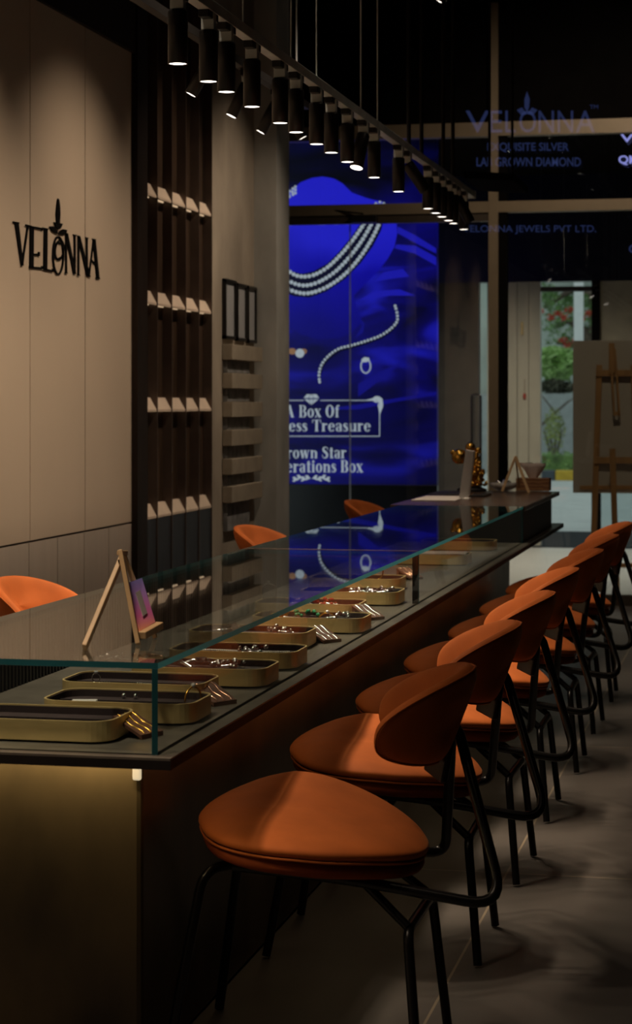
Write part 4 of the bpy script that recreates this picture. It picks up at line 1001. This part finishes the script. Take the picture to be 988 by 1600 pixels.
# gold ornament: base, trunk, leafy cascade, fruits
g = T(738, 770); d_ = (g.x*FX+g.y*FY)+.25
og = thing('gold_ornament', 'shiny gold tree-like ornament with round fruits on the counter beside the column', 'ornament', (atd(738, 765, d_).x, atd(738, 765, d_).y, ZG+.002))
ox, oy = og.location.x, og.location.y
MB().lathe((0,0,0), [(.001,0),(.085,0),(.088,.010),(.06,.020),(.03,.03),(.001,.03)]).build('base', M['cab'], og)
mb = MB(); rr = random.Random(3)
for i in range(110):
    a = rr.uniform(0, 6.28); z = rr.uniform(.03, .22); rad = (.035+.03*math.sin(z*14+1)) if z > .06 else .075
    mb.sph((rad*math.cos(a)*rr.uniform(.5,1)+.02, rad*math.sin(a)*rr.uniform(.5,1), z), rr.uniform(.008,.016), 7, sc_=(1,1,rr.uniform(.6,1.4)))
mb.tube([(0,0,.02),(.02,0,.12),(0,0,.24)], [.03,.022,.02], 8)
mb.build('foliage', M['gold'], og)
for (dx, dz, r_) in ((-.075, .20, .046), (-.01, .255, .030), (-.115, .225, .014), (.035, .235, .02)):
    MB().sph((dx*RX, dx*RY, dz), r_, 16).build('fruit', M['gold'], og)
def blk(name, label, cat, px0, px1, py, dep, h_, mat, rz=0):
    a, b_ = T(px0, py), T(px1, py); w_ = (b_-a).length
    o = MB().box(-w_/2, w_/2, 0, dep, 0, h_).build(name, mat, loc=((a.x+b_.x)/2, (a.y+b_.y)/2, ZG+.0015), bevel=.0015); o.rotation_euler.z = rz
    return tag(o, label, cat)
blk('magazine', 'pale printed sheets lying on the counter left of the white card', 'magazine', 642, 712, 783, .5, .006, M['paper'])
blk('tablet', 'flat dark tablet lying under the gold ornament', 'tablet', 734, 758, 777, .28, .012, M['black'])
blk('magazine', 'dark booklet behind the pale sheets on the counter', 'magazine', 668, 714, 773, .35, .004, M['cab'])
c = T(784, 768)
cb_ = thing('crystal_bowl', 'cut crystal bowl of silver pieces on the counter behind the little wooden frame', 'bowl', (c.x, c.y+.12, ZG+.0015))
MB().lathe((0,0,0), [(.03,0),(.045,.004),(.075,.02),(.088,.045),(.084,.045),(.07,.022),(.04,.010),(.001,.009)], 14).build('bowl', M['crystal'], cb_)
rr = random.Random(5); mb = MB()
for i in range(26): a = rr.uniform(0,6.28); q_ = rr.uniform(0,.055); mb.sph((q_*math.cos(a), q_*math.sin(a), rr.uniform(.02,.055)), rr.uniform(.008,.015), 6)
mb.build('contents', M['silver'], cb_)
c = T(833, 768)
tb_ = thing('tissue_box', 'brown patterned tissue box with a white tissue on the far end of the counter', 'tissue box', (c.x, c.y+.05, ZG+.0015))
m, n, L, b = nt('box_pattern')
tc = n.new('ShaderNodeTexCoord'); wv = n.new('ShaderNodeTexWave'); wv.inputs['Scale'].default_value = 14; wv.inputs['Distortion'].default_value = 6; wv.bands_direction = 'Z'
L.new(tc.outputs['Object'], wv.inputs[0]); r = n.new('ShaderNodeValToRGB'); r.color_ramp.elements[0].color = (.22,.09,.04,1); r.color_ramp.elements[1].color = (.42,.22,.10,1); L.new(wv.outputs[0], r.inputs[0]); L.new(r.outputs[0], b.inputs['Base Color'])
MB().box(-.105,.09,0,.12,0,.075).build('box', m, tb_, bevel=.003)
mb = MB(); k = 20; vs = []
for j in range(5):
    v = j/4
    for i in range(k):
        a = 2*math.pi*i/k; rx_ = .025+.055*v; ry_ = .01+.03*v
        vs.append((rx_*math.cos(a)*(1+.08*math.sin(3*a+j))-.01, .06+ry_*math.sin(a)*(1+.25*math.sin(5*a)), .074+.085*v+.006*math.sin(4*a)*v))
fs = [(j*k+i, j*k+(i+1) % k, (j+1)*k+(i+1) % k, (j+1)*k+i) for j in range(4) for i in range(k)]+[tuple(4*k+i for i in range(k))]
mb.add(vs, fs, 0, True); mb.build('tissue', M['tissue'], tb_)
d_ = T(800, 768).x*FX+T(800, 768).y*FY-.1
fe = thing('mini_easel', 'small wooden A-shaped easel at the far end of the counter before the tissue box', 'easel', tuple(atd(806, 768, d_)))
local(fe, MB().bar(atd(806, 713, d_), atd(785, 768, d_-.02), .014, .012, up=(0,1,0))).build('front_leg', M['wood'], fe, bevel=.001)
local(fe, MB().bar(atd(806, 713, d_), atd(827, 770, d_-.05), .016, .012, up=(0,1,0))).build('front_leg', M['wood'], fe, bevel=.001)
local(fe, MB().bar(atd(806, 716, d_+.01), atd(812, 762, d_+.10), .010, .010, up=(0,1,0))).build('rear_leg', M['wood'], fe, bevel=.001)

# ================================================================== stools
def pillow(mb, S_, n_r, n_a, th, p_=2.4, edge=.45, mi=0, half=None):
    """closed cushion: unit superellipse domain mapped by S_(u,v)->(pos, normal), thickness th"""
    rings = []; R_ = 2*n_r
    for j in range(R_+1):
        t = math.pi*j/R_; rad = abs(math.sin(t))**edge if 0 < j < R_ else 0.0
        if half == 'top' and j > n_r: break
        zz = math.copysign(abs(math.cos(t))**.75, math.cos(t))
        ring = []
        for i in range(n_a):
            a = 2*math.pi*i/n_a; cu_, su = math.cos(a), math.sin(a)
            u = math.copysign(abs(cu_)**(2/p_), cu_)*rad; v = math.copysign(abs(su)**(2/p_), su)*rad
            p, nn = S_(u, v); ring.append(p+nn*(th*.5*zz))
        rings.append(ring)
    vs = [v for r_ in rings for v in r_]
    fs = [(j*n_a+i, j*n_a+(i+1) % n_a, (j+1)*n_a+(i+1) % n_a, (j+1)*n_a+i) for j in range(len(rings)-1) for i in range(n_a)]
    mb.add(vs, fs, mi, True); return mb
def surf(fn):
    def S_(u, v):
        e_ = .01; p = fn(u, v); nn = (fn(u+e_, v)-fn(u-e_, v)).cross(fn(u, v+e_)-fn(u, v-e_)); nn.normalize(); return p, nn
    return S_
def border(fn, off, r, k=56, p_=2.4, sc_=1.0):
    pts = []
    S_ = surf(fn)
    for i in range(k):
        a = 2*math.pi*i/k; cu_, su = math.cos(a), math.sin(a)
        p, nn = S_(math.copysign(abs(cu_)**(2/p_), cu_)*sc_, math.copysign(abs(su)**(2/p_), su)*sc_); pts.append(p+nn*off)
    return MB().tube(pts, r, 6, closed=True)
# upper assembly frame: +x is the back, y sideways
def seat_fn(u, v):
    x = .258*u-.005; y = .265*v*(1-.08*max(0, u))
    z = .512+.036*v+.010*v*v-.016*u-.034*max(0,u)**2 + .014*math.exp(-((u+.62)/.38)**2)*math.cos(v*1.3) - .040*max(0,-u)*max(0,v) - .030*max(0, -u-.3) + .012*math.exp(-((u-.05)/.5)**2)*max(0,v)
    return Vector((x, y, z))
def shell_fn(u, v):
    p = seat_fn(u*.965, v*.965); p.z -= .034; p.z -= .012*(1-u*u)*(1-v*v); return p
def back_fn(u, v):           # u along the wrap, v upwards
    s_ = u*1.24; h = (v+1)/2
    fl = .080*h
    z = .656+.208*h-.050*u*u*h-.006*u*u*(1-h)
    X = .055+(.215+fl)*math.cos(s_); Y = (.180+fl*.85)*math.sin(s_)
    return Vector((X, Y, z))
def make_stool():
    t = thing('counter_stool', '', 'stool', (0,0,0), 0, 'orange stools along the counter front')
    up = bpy.data.objects.new('u', None)
    R_ = Matrix.Rotation(math.radians(22), 3, 'Z')
    def rot(mb, q_=None): mb.v = [tuple((q_ or R_) @ Vector(v)) for v in mb.v]; return mb
    RB = Matrix.Rotation(math.radians(9), 3, 'Z')
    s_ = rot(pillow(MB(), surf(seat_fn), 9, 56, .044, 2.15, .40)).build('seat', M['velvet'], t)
    rot(pillow(MB(), surf(shell_fn), 8, 48, .066, 2.15, .66)).build('seat_shell', M['velvet_shaded'], s_)
    rot(border(seat_fn, -.014, .0030, p_=2.15, sc_=.99)).build('piping', M['velvet'], s_)
    b_ = rot(pillow(MB(), surf(back_fn), 9, 64, .048, 2.6, .40), RB).build('backrest', M['velvet'], t)
    rot(border(back_fn, .010, .0026, p_=2.6, sc_=1.0), RB).build('piping', M['velvet'], b_)
    # plate under the backrest
    rot(MB().obox((.285, 0, .650), (.009, 0, 0), (0, .085, 0), (.010, 0, .048))).build('back_plate', M['black'], t, bevel=.006)
    # bent ring: rails and inverted U
    pts = [Vector(p) for p in ((-.20,-.10,.440), (.05,-.17,.415), (.365,-.275,.366), (.322,-.032,.712), (.322,.032,.712), (.365,.275,.366), (.05,.17,.415), (-.20,.10,.440))]
    def multi(pts, rs):
        out = [pts[0]]
        for i in range(1, len(pts)-1):
            p = pts[i]; a = pts[i-1]-p; c = pts[i+1]-p; rr_ = min(rs[i-1], a.length*.48, c.length*.48)
            A = p+a.normalized()*rr_; B = p+c.normalized()*rr_
            for j in range(8): q_ = j/7; out.append(A*(1-q_)**2+p*2*q_*(1-q_)+B*q_*q_)
        out.append(pts[-1]); return out
    rot(MB().tube(multi(pts, (.06,.085,.04,.04,.05,.06)), .0125, 12)).build('back_frame', M['tube'], t)
    # swivel plate and legs (not turned)
    MB().cyl((0,0,.415), (0,0,.440), .085, 20).build('seat_plate', M['black'], t)
    for s2 in (-1, 1):
        MB().tube([Vector(p) for p in ((-.13, s2*.06, .428), (-.215, s2*.165, .428), (-.285, s2*.225, .006))], .0115, 12, bend=.05).build('leg', M['tube'], t)
        MB().tube([Vector(p) for p in ((.238, 0, .318), (.238, s2*.165, .318), (.268, s2*.207, .006))], .0115, 12, bend=.035).build('leg', M['tube'], t)
        MB().tube([Vector(p) for p in ((.06, s2*.07, .432), (.11, s2*.11, .425), (.236, s2*.150, .322))], .0105, 10, bend=.02).build('strut', M['tube'], t)
    return t
st = make_stool()
SP = [(-.985, 4.50), (-.99, 5.43), (-.99, 6.34), (-1.0, 7.28), (-.985, 8.24), (-.99, 9.20), (-.99, 10.17)]
sl_ = ['orange velvet counter stool nearest the camera, its whole seat in view', 'second orange counter stool from the camera', 'third orange counter stool from the camera', 'fourth orange counter stool from the camera, middle of the row', 'third orange counter stool from the far end of the row', 'second orange counter stool from the far end of the row', 'orange counter stool at the far end of the row, before the floor easel']
for i, (x, y) in enumerate(SP):
    o = st if i == 0 else copy_tree(st)
    o.location = (x, y, 0); o['label'] = sl_[i]
    o.rotation_euler.z = (0, .02, -.015, .0, .01, -.02, .015)[i]
for (px, lab, Xc) in ((8, 'orange stool behind the counter at the left picture edge, only its back showing', -2.17), (376, 'orange stool behind the counter before the stone ledges, only its back showing', -2.12), (545, 'orange stool behind the far case before the blue screen, only its back showing', -2.12)):
    o = copy_tree(st); y = on_x(px, HY, Xc-.35).y
    o.location = (Xc, y-.1, 0); o.rotation_euler.z = math.pi-.35; o['label'] = lab; o['group'] = 'orange stools behind the counter'
